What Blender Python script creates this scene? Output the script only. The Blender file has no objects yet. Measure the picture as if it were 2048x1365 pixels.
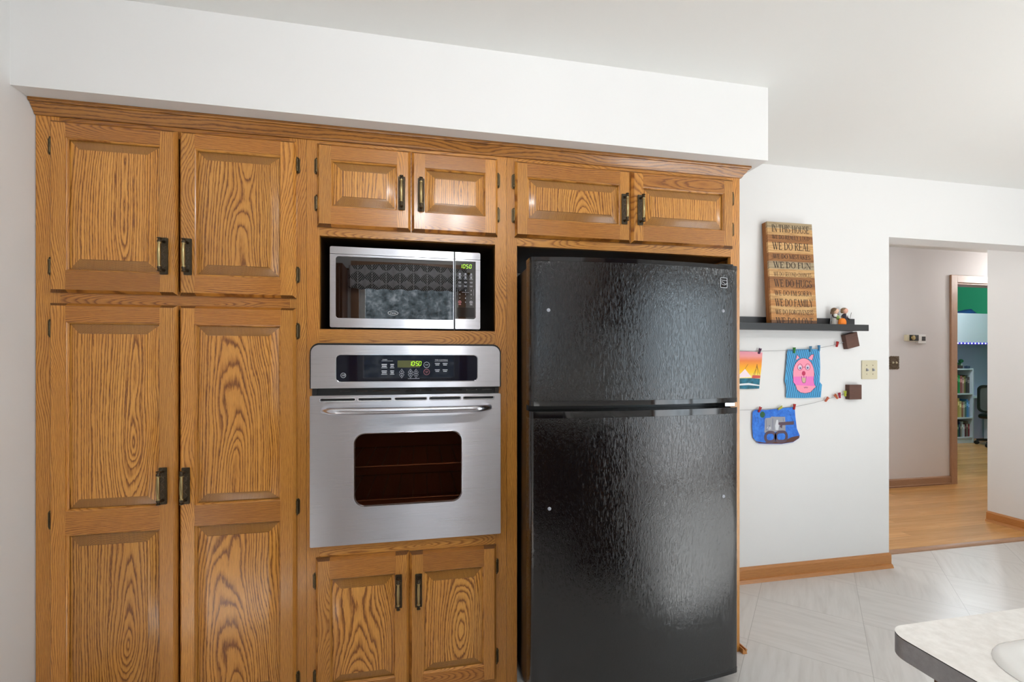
import bpy, bmesh, math, random
from mathutils import Vector, Matrix, Euler
from mathutils.geometry import tessellate_polygon
random.seed(7)
R = math.radians
C = bpy.context.scene.collection
SC = bpy.context.scene

# ------------------------------------------------------------------ camera
cam = bpy.data.objects.new('camera', bpy.data.cameras.new('camera'))
C.objects.link(cam)
cam.data.sensor_width = 36.0
cam.data.lens = 36.0 * 910 / 2048
cam.data.shift_y = (724 - 682.5) / 2048
cam.data.clip_start = 0.02
cam.location = (0, -1.765, 1.276)
cam.rotation_euler = (R(90), 0, -math.atan(910 / 4526))
SC.camera = cam

# ------------------------------------------------------------------ colour management, world, daylight
SC.view_settings.view_transform = 'Standard'
SC.view_settings.look = 'None'
SC.view_settings.gamma = 1
SC.view_settings.use_curve_mapping = False
SC.view_settings.exposure = -0.02
SC.cycles.use_denoising = True
SC.cycles.sample_clamp_indirect = 8.0

SKY = 2.8        # brightness of the overcast sky
FOLIAGE = 7.8     # brightness of the trees behind the house
PATIO = 5.5      # brightness of the pale paving outside


def srgb(r, g, b, a=1.0):
    f = lambda c: ((c / 255) / 12.92 if c / 255 <= 0.04045 else ((c / 255 + 0.055) / 1.055) ** 2.4)
    return (f(r), f(g), f(b), a)


class NT:
    """tiny helper around a node tree"""
    def __init__(self, tree):
        self.t = tree
        tree.nodes.clear()

    def n(self, typ, ins=None, **props):
        nd = self.t.nodes.new(typ)
        for k, v in props.items():
            setattr(nd, k, v)
        for k, v in (ins or {}).items():
            s = nd.inputs[k]
            if isinstance(v, bpy.types.NodeSocket):
                self.t.links.new(v, s)
            else:
                s.default_value = v
        return nd

    def math(self, op, a, b=0.0, c=0.0, clamp=False):
        nd = self.t.nodes.new('ShaderNodeMath')
        nd.operation = op
        nd.use_clamp = clamp
        for i, v in enumerate((a, b, c)):
            if isinstance(v, bpy.types.NodeSocket):
                self.t.links.new(v, nd.inputs[i])
            else:
                nd.inputs[i].default_value = v
        return nd.outputs[0]

    def mix(self, fac, a, b, blend='MIX'):
        nd = self.t.nodes.new('ShaderNodeMix')
        nd.data_type = 'RGBA'
        nd.blend_type = blend
        for i, v in ((0, fac), (6, a), (7, b)):
            if isinstance(v, bpy.types.NodeSocket):
                self.t.links.new(v, nd.inputs[i])
            else:
                nd.inputs[i].default_value = v
        return nd.outputs[2]

    def ramp(self, fac, stops, interp='LINEAR'):
        nd = self.t.nodes.new('ShaderNodeValToRGB')
        cr = nd.color_ramp
        cr.interpolation = interp
        while len(cr.elements) < len(stops):
            cr.elements.new(0.5)
        for e, (p, c) in zip(cr.elements, stops):
            e.position = p
            e.color = c if len(c) == 4 else (*c, 1)
        self.t.links.new(fac, nd.inputs[0])
        return nd.outputs[0]

    def noise(self, vec, scale, detail=2.0, rough=0.5, dist=0.0):
        nd = self.n('ShaderNodeTexNoise', {'Scale': scale, 'Detail': detail, 'Roughness': rough, 'Distortion': dist})
        if vec is not None:
            self.t.links.new(vec, nd.inputs['Vector'])
        return nd.outputs[0]

    def scale(self, vec, s, off=(0, 0, 0)):
        nd = self.n('ShaderNodeMapping', {'Scale': s, 'Location': off})
        self.t.links.new(vec, nd.inputs['Vector'])
        return nd.outputs[0]


world = bpy.data.worlds.new('daylight')
SC.world = world
world.use_nodes = True
w = NT(world.node_tree)
tc = w.n('ShaderNodeTexCoord').outputs['Generated']
sep = w.n('ShaderNodeSeparateXYZ', {0: tc})
nz = w.noise(tc, 9.0, 6, 0.65)
edge = w.math('ADD', sep.outputs[2], w.math('MULTIPLY', w.math('SUBTRACT', nz, 0.5), 0.35))
skyf = w.math('MULTIPLY', w.math('SUBTRACT', edge, 0.42), 8.0, clamp=True)
leaf = w.ramp(w.noise(tc, 60.0, 6, 0.75), [(0.36, (0.13, 0.17, 0.19)), (0.52, (0.44, 0.53, 0.60)), (0.66, (1.2, 1.3, 1.4))])
# the trees behind the sink window stand in shade, those behind the patio door are open to the sky
side = w.math('ADD', 0.30, w.math('MULTIPLY', w.math('MULTIPLY', w.math('SUBTRACT', sep.outputs[0], 0.18), 2.6, clamp=True), 0.95))
lv = w.math('MULTIPLY', side, FOLIAGE)
leaf = w.mix(1.0, leaf, w.n('ShaderNodeCombineColor', {0: lv, 1: lv, 2: lv}).outputs[0], 'MULTIPLY')
grassf = w.math('MULTIPLY', w.math('SUBTRACT', -0.03, edge), 8.0, clamp=True)
leaf = w.mix(grassf, leaf, (PATIO, PATIO, PATIO * 1.02, 1))
bgc = w.mix(skyf, leaf, (SKY * 0.96, SKY, SKY * 1.05, 1))
bg = w.n('ShaderNodeBackground', {'Color': bgc, 'Strength': 1.0})
w.n('ShaderNodeOutputWorld', {'Surface': bg.outputs[0]})

REAR = -2.6       # rear wall with the windows, behind the camera
LEFT, RIGHT, BACK, CEIL = -1.235, 4.45, 0.555, 2.435
WIN1 = (-0.56, 0.36, 1.08, 2.14)     # window over the rear counter  x0 x1 z0 z1
WIN2 = (2.25, 4.15, 0.06, 2.10)      # sliding patio door


def portal(name, x0, x1, y, z0, z1, rot=(90, 0, 0), power=None, color=(1, 1, 1)):
    l = bpy.data.lights.new(name, 'AREA')
    l.shape = 'RECTANGLE'
    l.size, l.size_y = x1 - x0, z1 - z0
    o = bpy.data.objects.new(name, l)
    C.objects.link(o)
    o.location = ((x0 + x1) / 2, y, (z0 + z1) / 2)
    o.rotation_euler = tuple(R(a) for a in rot)
    if power is None:
        l.cycles.is_portal = True
    else:
        l.energy = power
        l.color = color
    return o


portal('window_portal', *WIN1[:2], REAR - 0.10, *WIN1[2:], rot=(-90, 180, 0))
portal('patio_portal', *WIN2[:2], REAR - 0.10, *WIN2[2:], rot=(-90, 180, 0))


def lamp(name, loc, energy, size, color=(1, 1, 1), rot=(0, 0, 0)):
    l = bpy.data.lights.new(name, 'AREA')
    l.shape = 'DISK'
    l.size = size
    l.energy = energy
    l.color = color
    o = bpy.data.objects.new(name, l)
    C.objects.link(o)
    o.location = loc
    o.rotation_euler = rot
    return o


sun = bpy.data.objects.new('sun', bpy.data.lights.new('sun', 'SUN'))
C.objects.link(sun)
sun.data.energy = 23.0
sun.data.angle = R(1.5)
sun.data.color = (0.96, 0.98, 1.0)
sun.rotation_euler = Vector((-0.48, 0.88, -0.92)).to_track_quat('-Z', 'Y').to_euler()

# fill lamps added for the kitchen, dining corner, hall and bedroom (their fixtures are built further down)
KITCHEN_FILL = 98.0     # brightness of the two glass globes added as kitchen fill light
dl = bpy.data.objects.new('dining_lamp', bpy.data.lights.new('dining_lamp', 'POINT'))  # unseen fill light added for the right wall and the counter
C.objects.link(dl)
dl.location = (2.9, -1.2, 2.22)
dl.data.energy = 11
dl.data.shadow_soft_size = 0.10
dl.data.color = (1, 0.985, 0.97)
hl = bpy.data.objects.new('hall_lamp', bpy.data.lights.new('hall_lamp', 'POINT'))  # unseen fill light added to brighten the hall wall
C.objects.link(hl)
hl.location = (6.7, 1.50, 2.30)
hl.data.energy = 38
hl.data.shadow_soft_size = 0.08
hl.data.color = (1, 0.985, 0.97)
hl2 = bpy.data.objects.new('hall_lamp', hl.data.copy())  # second unseen hall fill, added for the kitchen's right wall
C.objects.link(hl2)
hl2.location = (3.0, 1.40, 2.30)
hl2.data.energy = 19
bl_ = bpy.data.objects.new('bedroom_lamp', bpy.data.lights.new('bedroom_lamp', 'POINT'))  # unseen fill light added to brighten the bedroom
C.objects.link(bl_)
bl_.location = (7.2, 3.0, 2.70)
bl_.data.energy = 85
bl_.data.shadow_soft_size = 0.10
bl_.data.color = (0.85, 0.93, 1)

# ------------------------------------------------------------------ materials
MATS = {}


def pmat(name, color, rough=0.5, metal=0.0, spec=0.5, emit=None, estr=0.0, bump=None, coat=0.0):
    m = bpy.data.materials.new(name)
    m.use_nodes = True
    t = NT(m.node_tree)
    ins = {'Base Color': color, 'Roughness': rough, 'Metallic': metal, 'Specular IOR Level': spec, 'Coat Weight': coat}
    if emit:
        ins['Emission Color'] = emit
        ins['Emission Strength'] = estr
    b = t.n('ShaderNodeBsdfPrincipled', ins)
    if bump:
        sc_, st, dist = bump
        co = t.n('ShaderNodeTexCoord').outputs['Object']
        h = t.noise(co, sc_, 3)
        bp = t.n('ShaderNodeBump', {'Height': h, 'Strength': st, 'Distance': dist})
        t.t.links.new(bp.outputs[0], b.inputs['Normal'])
    t.n('ShaderNodeOutputMaterial', {'Surface': b.outputs[0]})
    MATS[name] = m
    return m


def wood(name, light, mid, dark, ring=150.0, rough=0.33, pore=0.22, tone=0.25, spec=0.5, contrast=1.0, cone=0.02, coat=0.0, warp=0.03):
    """plain sawn wood; the 'grain' attribute holds (along, across, board number)"""
    m = bpy.data.materials.new(name)
    m.use_nodes = True
    t = NT(m.node_tree)
    g = t.n('ShaderNodeAttribute', attribute_name='grain').outputs['Vector']
    s = t.n('ShaderNodeSeparateXYZ', {0: g})
    u, v, k = s.outputs
    h1 = t.math('FRACT', t.math('MULTIPLY', k, 7.31))
    h2 = t.math('FRACT', t.math('MULTIPLY', k, 3.17))
    h3 = t.math('FRACT', t.math('MULTIPLY', k, 12.7))
    uo = t.math('ADD', u, t.math('MULTIPLY', k, 11.3))
    vec = lambda a, b, c=0.0: t.n('ShaderNodeCombineXYZ', {0: a, 1: b, 2: c}).outputs[0]
    lowf = t.noise(vec(t.math('MULTIPLY', uo, 2.2), t.math('MULTIPLY', v, 5.0), t.math('MULTIPLY', k, 5.0)), 1.0, 1, 0.4)
    wig = t.noise(vec(t.math('MULTIPLY', uo, 9.0), t.math('MULTIPLY', v, 60.0), k), 1.0, 2, 0.5)
    depth = t.math('ADD', t.math('MULTIPLY', u, cone),
                   t.math('ADD', t.math('MULTIPLY', t.math('SUBTRACT', lowf, 0.5), warp), t.math('MULTIPLY', h2, 0.02)))
    vv = t.math('ADD', t.math('SUBTRACT', v, t.math('MULTIPLY', t.math('SUBTRACT', h3, 0.5), 0.06)),
                t.math('MULTIPLY', t.math('SUBTRACT', lowf, 0.5), 0.025))
    d = t.math('SQRT', t.math('ADD', t.math('MULTIPLY', vv, vv), t.math('MULTIPLY', depth, depth)))
    ph = t.math('ADD', t.math('MULTIPLY', d, ring), t.math('MULTIPLY', wig, 0.8))
    irr = t.noise(vec(t.math('MULTIPLY', d, 46.0), k, 0.0), 1.0, 2, 0.6)
    jag = t.noise(vec(t.math('MULTIPLY', uo, 40.0), t.math('MULTIPLY', v, 240.0), k), 1.0, 2, 0.6)
    ph = t.math('ADD', ph, t.math('ADD', t.math('MULTIPLY', irr, 2.2), t.math('MULTIPLY', jag, 0.45)))
    fr = t.math('FRACT', ph)
    ringc = t.ramp(fr, [(0.0, (0.1, 0.1, 0.1)), (0.08, (0.0, 0.0, 0.0)), (0.26, (0.55, 0.55, 0.55)), (0.55, (1, 1, 1)), (0.86, (0.9, 0.9, 0.9)), (1.0, (0.25, 0.25, 0.25))])
    ringv = t.n('ShaderNodeSeparateColor', {0: ringc}).outputs[0]
    fib = t.noise(vec(t.math('MULTIPLY', uo, 26.0), t.math('MULTIPLY', v, 900.0), k), 1.0, 2, 0.6)
    fibm = t.math('MULTIPLY', t.math('SUBTRACT', 0.56, fib), 7.0, clamp=True)
    ringv = t.math('ADD', ringv, t.math('MULTIPLY', t.math('SUBTRACT', 1.0, ringv), t.math('MULTIPLY', t.math('SUBTRACT', fib, 0.46), 2.4, clamp=True)))
    ringv = t.math('ADD', t.math('MULTIPLY', ringv, contrast), (1 - contrast) * 0.75)
    broad = t.noise(vec(t.math('MULTIPLY', uo, 2.0), t.math('MULTIPLY', v, 11.0), t.math('MULTIPLY', k, 9.0)), 1.0, 3)
    base = t.mix(ringv, dark, mid)
    hi = t.math('MULTIPLY', t.math('SUBTRACT', ringv, 0.45), t.math('ADD', t.math('MULTIPLY', broad, 1.8), 0.1), clamp=True)
    base = t.mix(hi, base, light)
    base = t.mix(t.math('MULTIPLY', fibm, pore), base, dark)
    tn = t.math('ADD', 1.0 - tone / 2, t.math('MULTIPLY', t.math('FRACT', t.math('MULTIPLY', k, 21.7)), tone))
    base = t.mix(1.0, base, t.n('ShaderNodeCombineColor', {0: tn, 1: tn, 2: tn}).outputs[0], 'MULTIPLY')
    hgt = t.math('ADD', t.math('MULTIPLY', ringv, 0.5), t.math('MULTIPLY', fib, 0.6))
    bp = t.n('ShaderNodeBump', {'Height': hgt, 'Strength': 0.12, 'Distance': 0.0008})
    b = t.n('ShaderNodeBsdfPrincipled', {'Base Color': base, 'Roughness': rough, 'Specular IOR Level': spec, 'Coat Weight': coat, 'Coat Roughness': 0.16, 'Normal': bp.outputs[0]})
    t.n('ShaderNodeOutputMaterial', {'Surface': b.outputs[0]})
    MATS[name] = m
    return m


OAK = dict(rough=0.30, coat=0.35)
wood('oak', srgb(222, 162, 78), srgb(196, 128, 50), srgb(108, 58, 15), ring=250, contrast=0.65, cone=0.05, warp=0.13, tone=0.3, **OAK)
wood('oak_panel', srgb(222, 164, 80), srgb(196, 128, 50), srgb(98, 52, 14), ring=125, cone=0.13, warp=0.19, contrast=0.95, **OAK)
wood('oak_rail', srgb(200, 138, 60), srgb(174, 108, 40), srgb(98, 52, 14), ring=250, contrast=0.7, cone=0.05, warp=0.13, tone=0.25, **OAK)
wood('oak_end', srgb(128, 82, 36), srgb(108, 66, 28), srgb(76, 42, 16), ring=240, pore=0.1, tone=0.15, **OAK)
wood('oak_bevel', srgb(176, 126, 58), srgb(150, 100, 42), srgb(94, 56, 20), ring=330, pore=0.1, tone=0.15, cone=1.1, warp=0.25, **OAK)
wood('oak_crown', srgb(186, 128, 58), srgb(158, 102, 42), srgb(100, 58, 18), ring=200, warp=0.12, **OAK)
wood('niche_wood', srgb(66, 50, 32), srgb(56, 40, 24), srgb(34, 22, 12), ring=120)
wood('trim_wood', srgb(206, 146, 84), srgb(190, 126, 66), srgb(150, 92, 42), ring=130, contrast=0.55, tone=0.1)
wood('casing_wood', srgb(184, 148, 118), srgb(168, 130, 102), srgb(136, 98, 72), ring=130, contrast=0.5, tone=0.1)
wood('walnut', srgb(112, 72, 54), srgb(92, 56, 42), srgb(58, 34, 26), ring=300, rough=0.45, contrast=0.6, tone=0.1)
for pn, pl, pm_, pd in (('light', (226, 188, 130), (206, 160, 100), (160, 114, 66)), ('tan', (206, 150, 86), (188, 130, 70), (140, 90, 46)), ('brown', (172, 118, 64), (150, 98, 50), (104, 64, 32)),
                        ('grey', (196, 180, 146), (168, 146, 110), (118, 96, 70)), ('dark', (138, 96, 58), (118, 78, 46), (80, 50, 28))):
    wood('pallet_' + pn, srgb(*pl), srgb(*pm_), srgb(*pd), ring=60, rough=0.6, contrast=0.5, tone=0.2, warp=0.16)
wood('pallet_side', srgb(166, 108, 44), srgb(146, 90, 34), srgb(108, 62, 22), ring=110, rough=0.6, contrast=0.5, tone=0.15)
wood('peninsula_wood', srgb(120, 74, 36), srgb(98, 58, 26), srgb(60, 32, 12), ring=170)


def paint(name, color, rough=0.55):
    m = bpy.data.materials.new(name)
    m.use_nodes = True
    t = NT(m.node_tree)
    co = t.n('ShaderNodeTexCoord').outputs['Object']
    nz_ = t.noise(co, 260, 3)
    lo = t.noise(co, 1.3, 2)
    colr = t.mix(t.math('MULTIPLY', lo, 0.12), color, tuple(c * 0.9 for c in color[:3]) + (1,))
    bp = t.n('ShaderNodeBump', {'Height': nz_, 'Strength': 0.06, 'Distance': 0.001})
    b = t.n('ShaderNodeBsdfPrincipled', {'Base Color': colr, 'Roughness': rough, 'Specular IOR Level': 0.3, 'Normal': bp.outputs[0]})
    t.n('ShaderNodeOutputMaterial', {'Surface': b.outputs[0]})
    MATS[name] = m


paint('white_paint', srgb(228, 228, 227))
paint('ceiling_paint', srgb(232, 232, 229), 0.8)
paint('hall_paint', srgb(222, 218, 217))
paint('green_paint', srgb(66, 178, 134))
paint('bedroom_paint', srgb(178, 184, 212))
pmat('black_lacquer', srgb(34, 35, 37), 0.35)
pmat('black_plastic', srgb(14, 14, 15), 0.35)
pmat('gloss_black', srgb(12, 12, 15), 0.06, spec=0.6)
pmat('dark_gasket', srgb(44, 30, 24), 0.4)
pmat('white_plastic', srgb(228, 228, 226), 0.35)
pmat('almond_plastic', srgb(206, 198, 170), 0.35)
pmat('white_melamine', srgb(200, 212, 220), 0.4)
pmat('print_white', srgb(205, 208, 214), 0.5)
pmat('print_grey', srgb(150, 152, 160), 0.5)
pmat('print_red', srgb(196, 120, 128), 0.5)
pmat('sign_ink', srgb(44, 32, 24), 0.7)
pmat('display_green', srgb(30, 60, 5), 0.4, emit=srgb(190, 255, 40), estr=1.3)
pmat('display_back', srgb(62, 62, 12), 0.15, emit=srgb(90, 92, 10), estr=0.25)
pmat('led_white', srgb(230, 230, 255), 0.4, emit=srgb(225, 225, 255), estr=2.5)
pmat('led_strip', srgb(50, 40, 150), 0.4, emit=srgb(60, 40, 190), estr=0.8)
pmat('fill_bulb', srgb(255, 250, 240), 0.4, emit=srgb(255, 246, 230), estr=3.0)  # glowing diffuser of the added fill lamps
pmat('fill_globe', srgb(255, 252, 246), 0.4, emit=(0.97, 0.985, 1.0, 1), estr=KITCHEN_FILL)  # glowing globes of the added kitchen fill lamp
pmat('chrome', srgb(200, 202, 206), 0.15, 1.0)
pmat('satin_steel', srgb(214, 215, 222), 0.24, 1.0)
pmat('wire', srgb(150, 150, 150), 0.4, 0.6)
pmat('brass', srgb(168, 150, 106), 0.30, 1.0)
pmat('hinge_metal', srgb(92, 80, 60), 0.36, 1.0)
pmat('bronze', srgb(78, 68, 54), 0.38, 0.9, bump=(260, 0.7, 0.003))
pmat('pewter', srgb(104, 88, 70), 0.45, 0.6, bump=(160, 1.0, 0.006))
pmat('rack_metal', srgb(130, 104, 84), 0.4, 0.8)
pmat('oven_cavity', srgb(150, 104, 78), 0.5)
pmat('white_enamel', srgb(226, 226, 222), 0.15)
pmat('paper_white', srgb(236, 236, 234), 0.7)


def steel():
    m = bpy.data.materials.new('brushed_steel')
    m.use_nodes = True
    t = NT(m.node_tree)
    co = t.n('ShaderNodeTexCoord').outputs['Object']
    br = t.noise(t.scale(co, (3, 3, 1400)), 1.0, 2)
    rg = t.math('ADD', 0.24, t.math('MULTIPLY', br, 0.10))
    colr = t.mix(br, srgb(214, 215, 222), srgb(230, 231, 238))
    tan = t.n('ShaderNodeTangent', direction_type='UV_MAP', uv_map='brush')
    b = t.n('ShaderNodeBsdfPrincipled', {'Base Color': colr, 'Roughness': rg, 'Metallic': 1.0, 'Anisotropic': 1.0, 'Tangent': tan.outputs[0]})
    t.n('ShaderNodeOutputMaterial', {'Surface': b.outputs[0]})
    MATS['steel'] = m


steel()


def fridge_skin():
    m = bpy.data.materials.new('pebbled_black')
    m.use_nodes = True
    t = NT(m.node_tree)
    co = t.n('ShaderNodeTexCoord').outputs['Object']
    wob = t.noise(t.scale(co, (1, 1, 0.5)), 80, 2, 0.5)
    a = t.noise(t.scale(co, (1, 1, 0.4)), 120, 3, 0.55, 1.6)
    ridge = t.math('ABSOLUTE', t.math('SUBTRACT', a, 0.5))
    ridge = t.math('SUBTRACT', 1.0, t.math('MULTIPLY', ridge, 5.0), clamp=True)
    h = t.math('ADD', t.math('MULTIPLY', ridge, 0.8), wob)
    bp = t.n('ShaderNodeBump', {'Height': h, 'Strength': 0.30, 'Distance': 0.0009})
    b = t.n('ShaderNodeBsdfPrincipled', {'Base Color': srgb(12, 12, 14), 'Roughness': 0.09, 'Specular IOR Level': 0.75, 'Normal': bp.outputs[0]})
    t.n('ShaderNodeOutputMaterial', {'Surface': b.outputs[0]})
    MATS['pebbled_black'] = m


fridge_skin()


def glass_pane(name, tint, refl=1.5, rough=0.0):
    """a tinted pane: what lies behind shows through the tint, the front reflects"""
    m = bpy.data.materials.new(name)
    m.use_nodes = True
    t = NT(m.node_tree)
    tr = t.n('ShaderNodeBsdfTransparent', {'Color': tint})
    gl = t.n('ShaderNodeBsdfGlossy', {'Color': (1, 1, 1, 1), 'Roughness': rough})
    fr = t.n('ShaderNodeFresnel', {'IOR': refl})
    bf = t.n('ShaderNodeNewGeometry').outputs['Backfacing']
    fac = t.math('MULTIPLY', fr.outputs[0], t.math('SUBTRACT', 1.0, bf))
    mx = t.n('ShaderNodeMixShader', {0: fac, 1: tr.outputs[0], 2: gl.outputs[0]})
    t.n('ShaderNodeOutputMaterial', {'Surface': mx.outputs[0]})
    MATS[name] = m


glass_pane('oven_glass', (0.80, 0.66, 0.58, 1), 1.5, 0.05)
glass_pane('window_glass', (0.97, 0.98, 0.98, 1), 1.45)


def glossy_dark(name, color, ior, rough):
    m = bpy.data.materials.new(name)
    m.use_nodes = True
    t = NT(m.node_tree)
    b = t.n('ShaderNodeBsdfPrincipled', {'Base Color': color, 'Roughness': rough, 'IOR': ior})
    t.n('ShaderNodeOutputMaterial', {'Surface': b.outputs[0]})
    MATS[name] = m


glossy_dark('microwave_glass', srgb(16, 10, 10), 1.85, 0.012)
glossy_dark('control_glass', srgb(10, 12, 26), 1.3, 0.03)


def floor_tiles():
    m = bpy.data.materials.new('vinyl_tile')
    m.use_nodes = True
    t = NT(m.node_tree)
    co = t.n('ShaderNodeTexCoord').outputs['Object']
    s = t.n('ShaderNodeSeparateXYZ', {0: co})
    S = 0.4525
    q = 1 / math.sqrt(2) / S
    a = t.math('MULTIPLY', t.math('SUBTRACT', t.math('SUBTRACT', s.outputs[0], s.outputs[1]), 1.405), q)
    b_ = t.math('MULTIPLY', t.math('SUBTRACT', t.math('ADD', s.outputs[0], s.outputs[1]), 2.185), q)
    def seam(x):
        f = t.math('FRACT', x)
        e = t.math('MINIMUM', f, t.math('SUBTRACT', 1.0, f))
        return t.math('LESS_THAN', e, 0.0028)
    sm = t.math('MAXIMUM', seam(a), seam(b_))
    ia, ib = t.math('FLOOR', a), t.math('FLOOR', b_)
    par = t.math('MODULO', t.math('ADD', t.math('ADD', ia, ib), 200), 2)
    vec = lambda x, y, z: t.n('ShaderNodeCombineXYZ', {0: x, 1: y, 2: z}).outputs[0]
    idn = t.math('ADD', t.math('MULTIPLY', ia, 3.7), t.math('MULTIPLY', ib, 9.1))
    st1 = t.noise(vec(t.math('MULTIPLY', a, 1.6), t.math('MULTIPLY', b_, 16.0), idn), 1.0, 4, 0.6, 0.4)
    st2 = t.noise(vec(t.math('MULTIPLY', a, 16.0), t.math('MULTIPLY', b_, 1.6), idn), 1.0, 4, 0.6, 0.4)
    mixn = t.math('ADD', t.math('MULTIPLY', st1, par), t.math('MULTIPLY', st2, t.math('SUBTRACT', 1.0, par)))
    colr = t.ramp(mixn, [(0.25, srgb(196, 192, 188)), (0.5, srgb(207, 204, 200)), (0.75, srgb(214, 211, 208))])
    colr = t.mix(t.math('MULTIPLY', sm, 0.6), colr, srgb(150, 146, 142))
    b = t.n('ShaderNodeBsdfPrincipled', {'Base Color': colr, 'Roughness': 0.3, 'Specular IOR Level': 0.4})
    t.n('ShaderNodeOutputMaterial', {'Surface': b.outputs[0]})
    MATS['vinyl_tile'] = m


floor_tiles()


def hardwood():
    m = bpy.data.materials.new('hardwood')
    m.use_nodes = True
    t = NT(m.node_tree)
    co = t.n('ShaderNodeTexCoord').outputs['Object']
    s = t.n('ShaderNodeSeparateXYZ', {0: co})
    wd = 0.083
    row = t.math('FLOOR', t.math('DIVIDE', s.outputs[1], wd))
    fy = t.math('FRACT', t.math('DIVIDE', s.outputs[1], wd))
    xs = t.math('ADD', s.outputs[0], t.math('MULTIPLY', t.math('FRACT', t.math('MULTIPLY', row, 0.618)), 1.1))
    col_i = t.math('FLOOR', t.math('DIVIDE', xs, 1.1))
    fx = t.math('FRACT', t.math('DIVIDE', xs, 1.1))
    idn = t.math('FRACT', t.math('MULTIPLY', t.math('ADD', t.math('MULTIPLY', row, 12.99), t.math('MULTIPLY', col_i, 78.2)), 0.437))
    vec = lambda x, y, z: t.n('ShaderNodeCombineXYZ', {0: x, 1: y, 2: z}).outputs[0]
    gr = t.noise(vec(t.math('MULTIPLY', s.outputs[0], 3.0), t.math('MULTIPLY', s.outputs[1], 70.0), t.math('MULTIPLY', idn, 30)), 1.0, 4, 0.6, 0.5)
    colr = t.ramp(gr, [(0.3, srgb(190, 136, 78)), (0.55, srgb(208, 156, 96)), (0.75, srgb(220, 172, 112))])
    tn = t.math('ADD', 0.86, t.math('MULTIPLY', idn, 0.24))
    colr = t.mix(1.0, colr, t.n('ShaderNodeCombineColor', {0: tn, 1: tn, 2: tn}).outputs[0], 'MULTIPLY')
    gap = t.math('MAXIMUM', t.math('LESS_THAN', fy, 0.018), t.math('LESS_THAN', fx, 0.0016))
    colr = t.mix(t.math('MULTIPLY', gap, 0.5), colr, srgb(90, 52, 22))
    b = t.n('ShaderNodeBsdfPrincipled', {'Base Color': colr, 'Roughness': 0.24, 'Specular IOR Level': 0.45})
    t.n('ShaderNodeOutputMaterial', {'Surface': b.outputs[0]})
    MATS['hardwood'] = m


hardwood()


def speckled(name, c1, c2, scale, rough):
    m = bpy.data.materials.new(name)
    m.use_nodes = True
    t = NT(m.node_tree)
    co = t.n('ShaderNodeTexCoord').outputs['Object']
    colr = t.ramp(t.noise(co, scale, 5, 0.65), [(0.35, c1), (0.65, c2)])
    b = t.n('ShaderNodeBsdfPrincipled', {'Base Color': colr, 'Roughness': rough})
    t.n('ShaderNodeOutputMaterial', {'Surface': b.outputs[0]})
    MATS[name] = m


speckled('laminate', srgb(224, 221, 215), srgb(238, 236, 231), 60, 0.35)
speckled('laminate_edge', srgb(128, 126, 128), srgb(142, 140, 142), 90, 0.35)


def leaf_fabric():
    m = bpy.data.materials.new('leaf_print_fabric')
    m.use_nodes = True
    t = NT(m.node_tree)
    co = t.n('ShaderNodeTexCoord').outputs['Object']
    s = t.n('ShaderNodeSeparateXYZ', {0: co})
    cx = t.math('SUBTRACT', t.math('FRACT', t.math('MULTIPLY', s.outputs[0], 8.0)), 0.5)
    ax = t.math('ABSOLUTE', cx)
    z = t.math('MULTIPLY', s.outputs[2], 9.0)
    vein = t.math('FRACT', t.math('MULTIPLY', t.math('SUBTRACT', z, t.math('MULTIPLY', ax, 1.6)), 4.5))
    line = t.math('LESS_THAN', vein, 0.35)
    mid = t.math('LESS_THAN', ax, 0.03)
    line = t.math('MAXIMUM', line, mid)
    zz = t.math('FRACT', z)
    body = t.math('LESS_THAN', ax, t.math('MULTIPLY', t.math('SINE', t.math('MULTIPLY', zz, 3.14159)), 0.5))
    colr = t.mix(line, srgb(60, 62, 64), srgb(225, 227, 230))
    colr = t.mix(body, srgb(205, 207, 212), colr)
    b = t.n('ShaderNodeBsdfPrincipled', {'Base Color': colr, 'Roughness': 0.8})
    t.n('ShaderNodeOutputMaterial', {'Surface': b.outputs[0]})
    MATS['leaf_fabric'] = m


leaf_fabric()


def colour(r, g, b, rough=0.6):
    nm = 'paint_%02x%02x%02x' % (r, g, b)
    return MATS.get(nm) or pmat(nm, srgb(r, g, b), rough)


def wash(name, stops, axis=2, scale=6.0, amount=0.25):
    """watercolour: bands along one axis with blotches"""
    m = bpy.data.materials.new(name)
    m.use_nodes = True
    t = NT(m.node_tree)
    co = t.n('ShaderNodeTexCoord').outputs['Object']
    s = t.n('ShaderNodeSeparateXYZ', {0: co})
    nz_ = t.noise(co, scale * 10, 4, 0.6)
    f = t.math('ADD', s.outputs[axis], t.math('MULTIPLY', t.math('SUBTRACT', nz_, 0.5), amount))
    colr = t.ramp(f, stops)
    b = t.n('ShaderNodeBsdfPrincipled', {'Base Color': colr, 'Roughness': 0.75, 'Specular IOR Level': 0.2})
    t.n('ShaderNodeOutputMaterial', {'Surface': b.outputs[0]})
    MATS[name] = m
    return m


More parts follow.
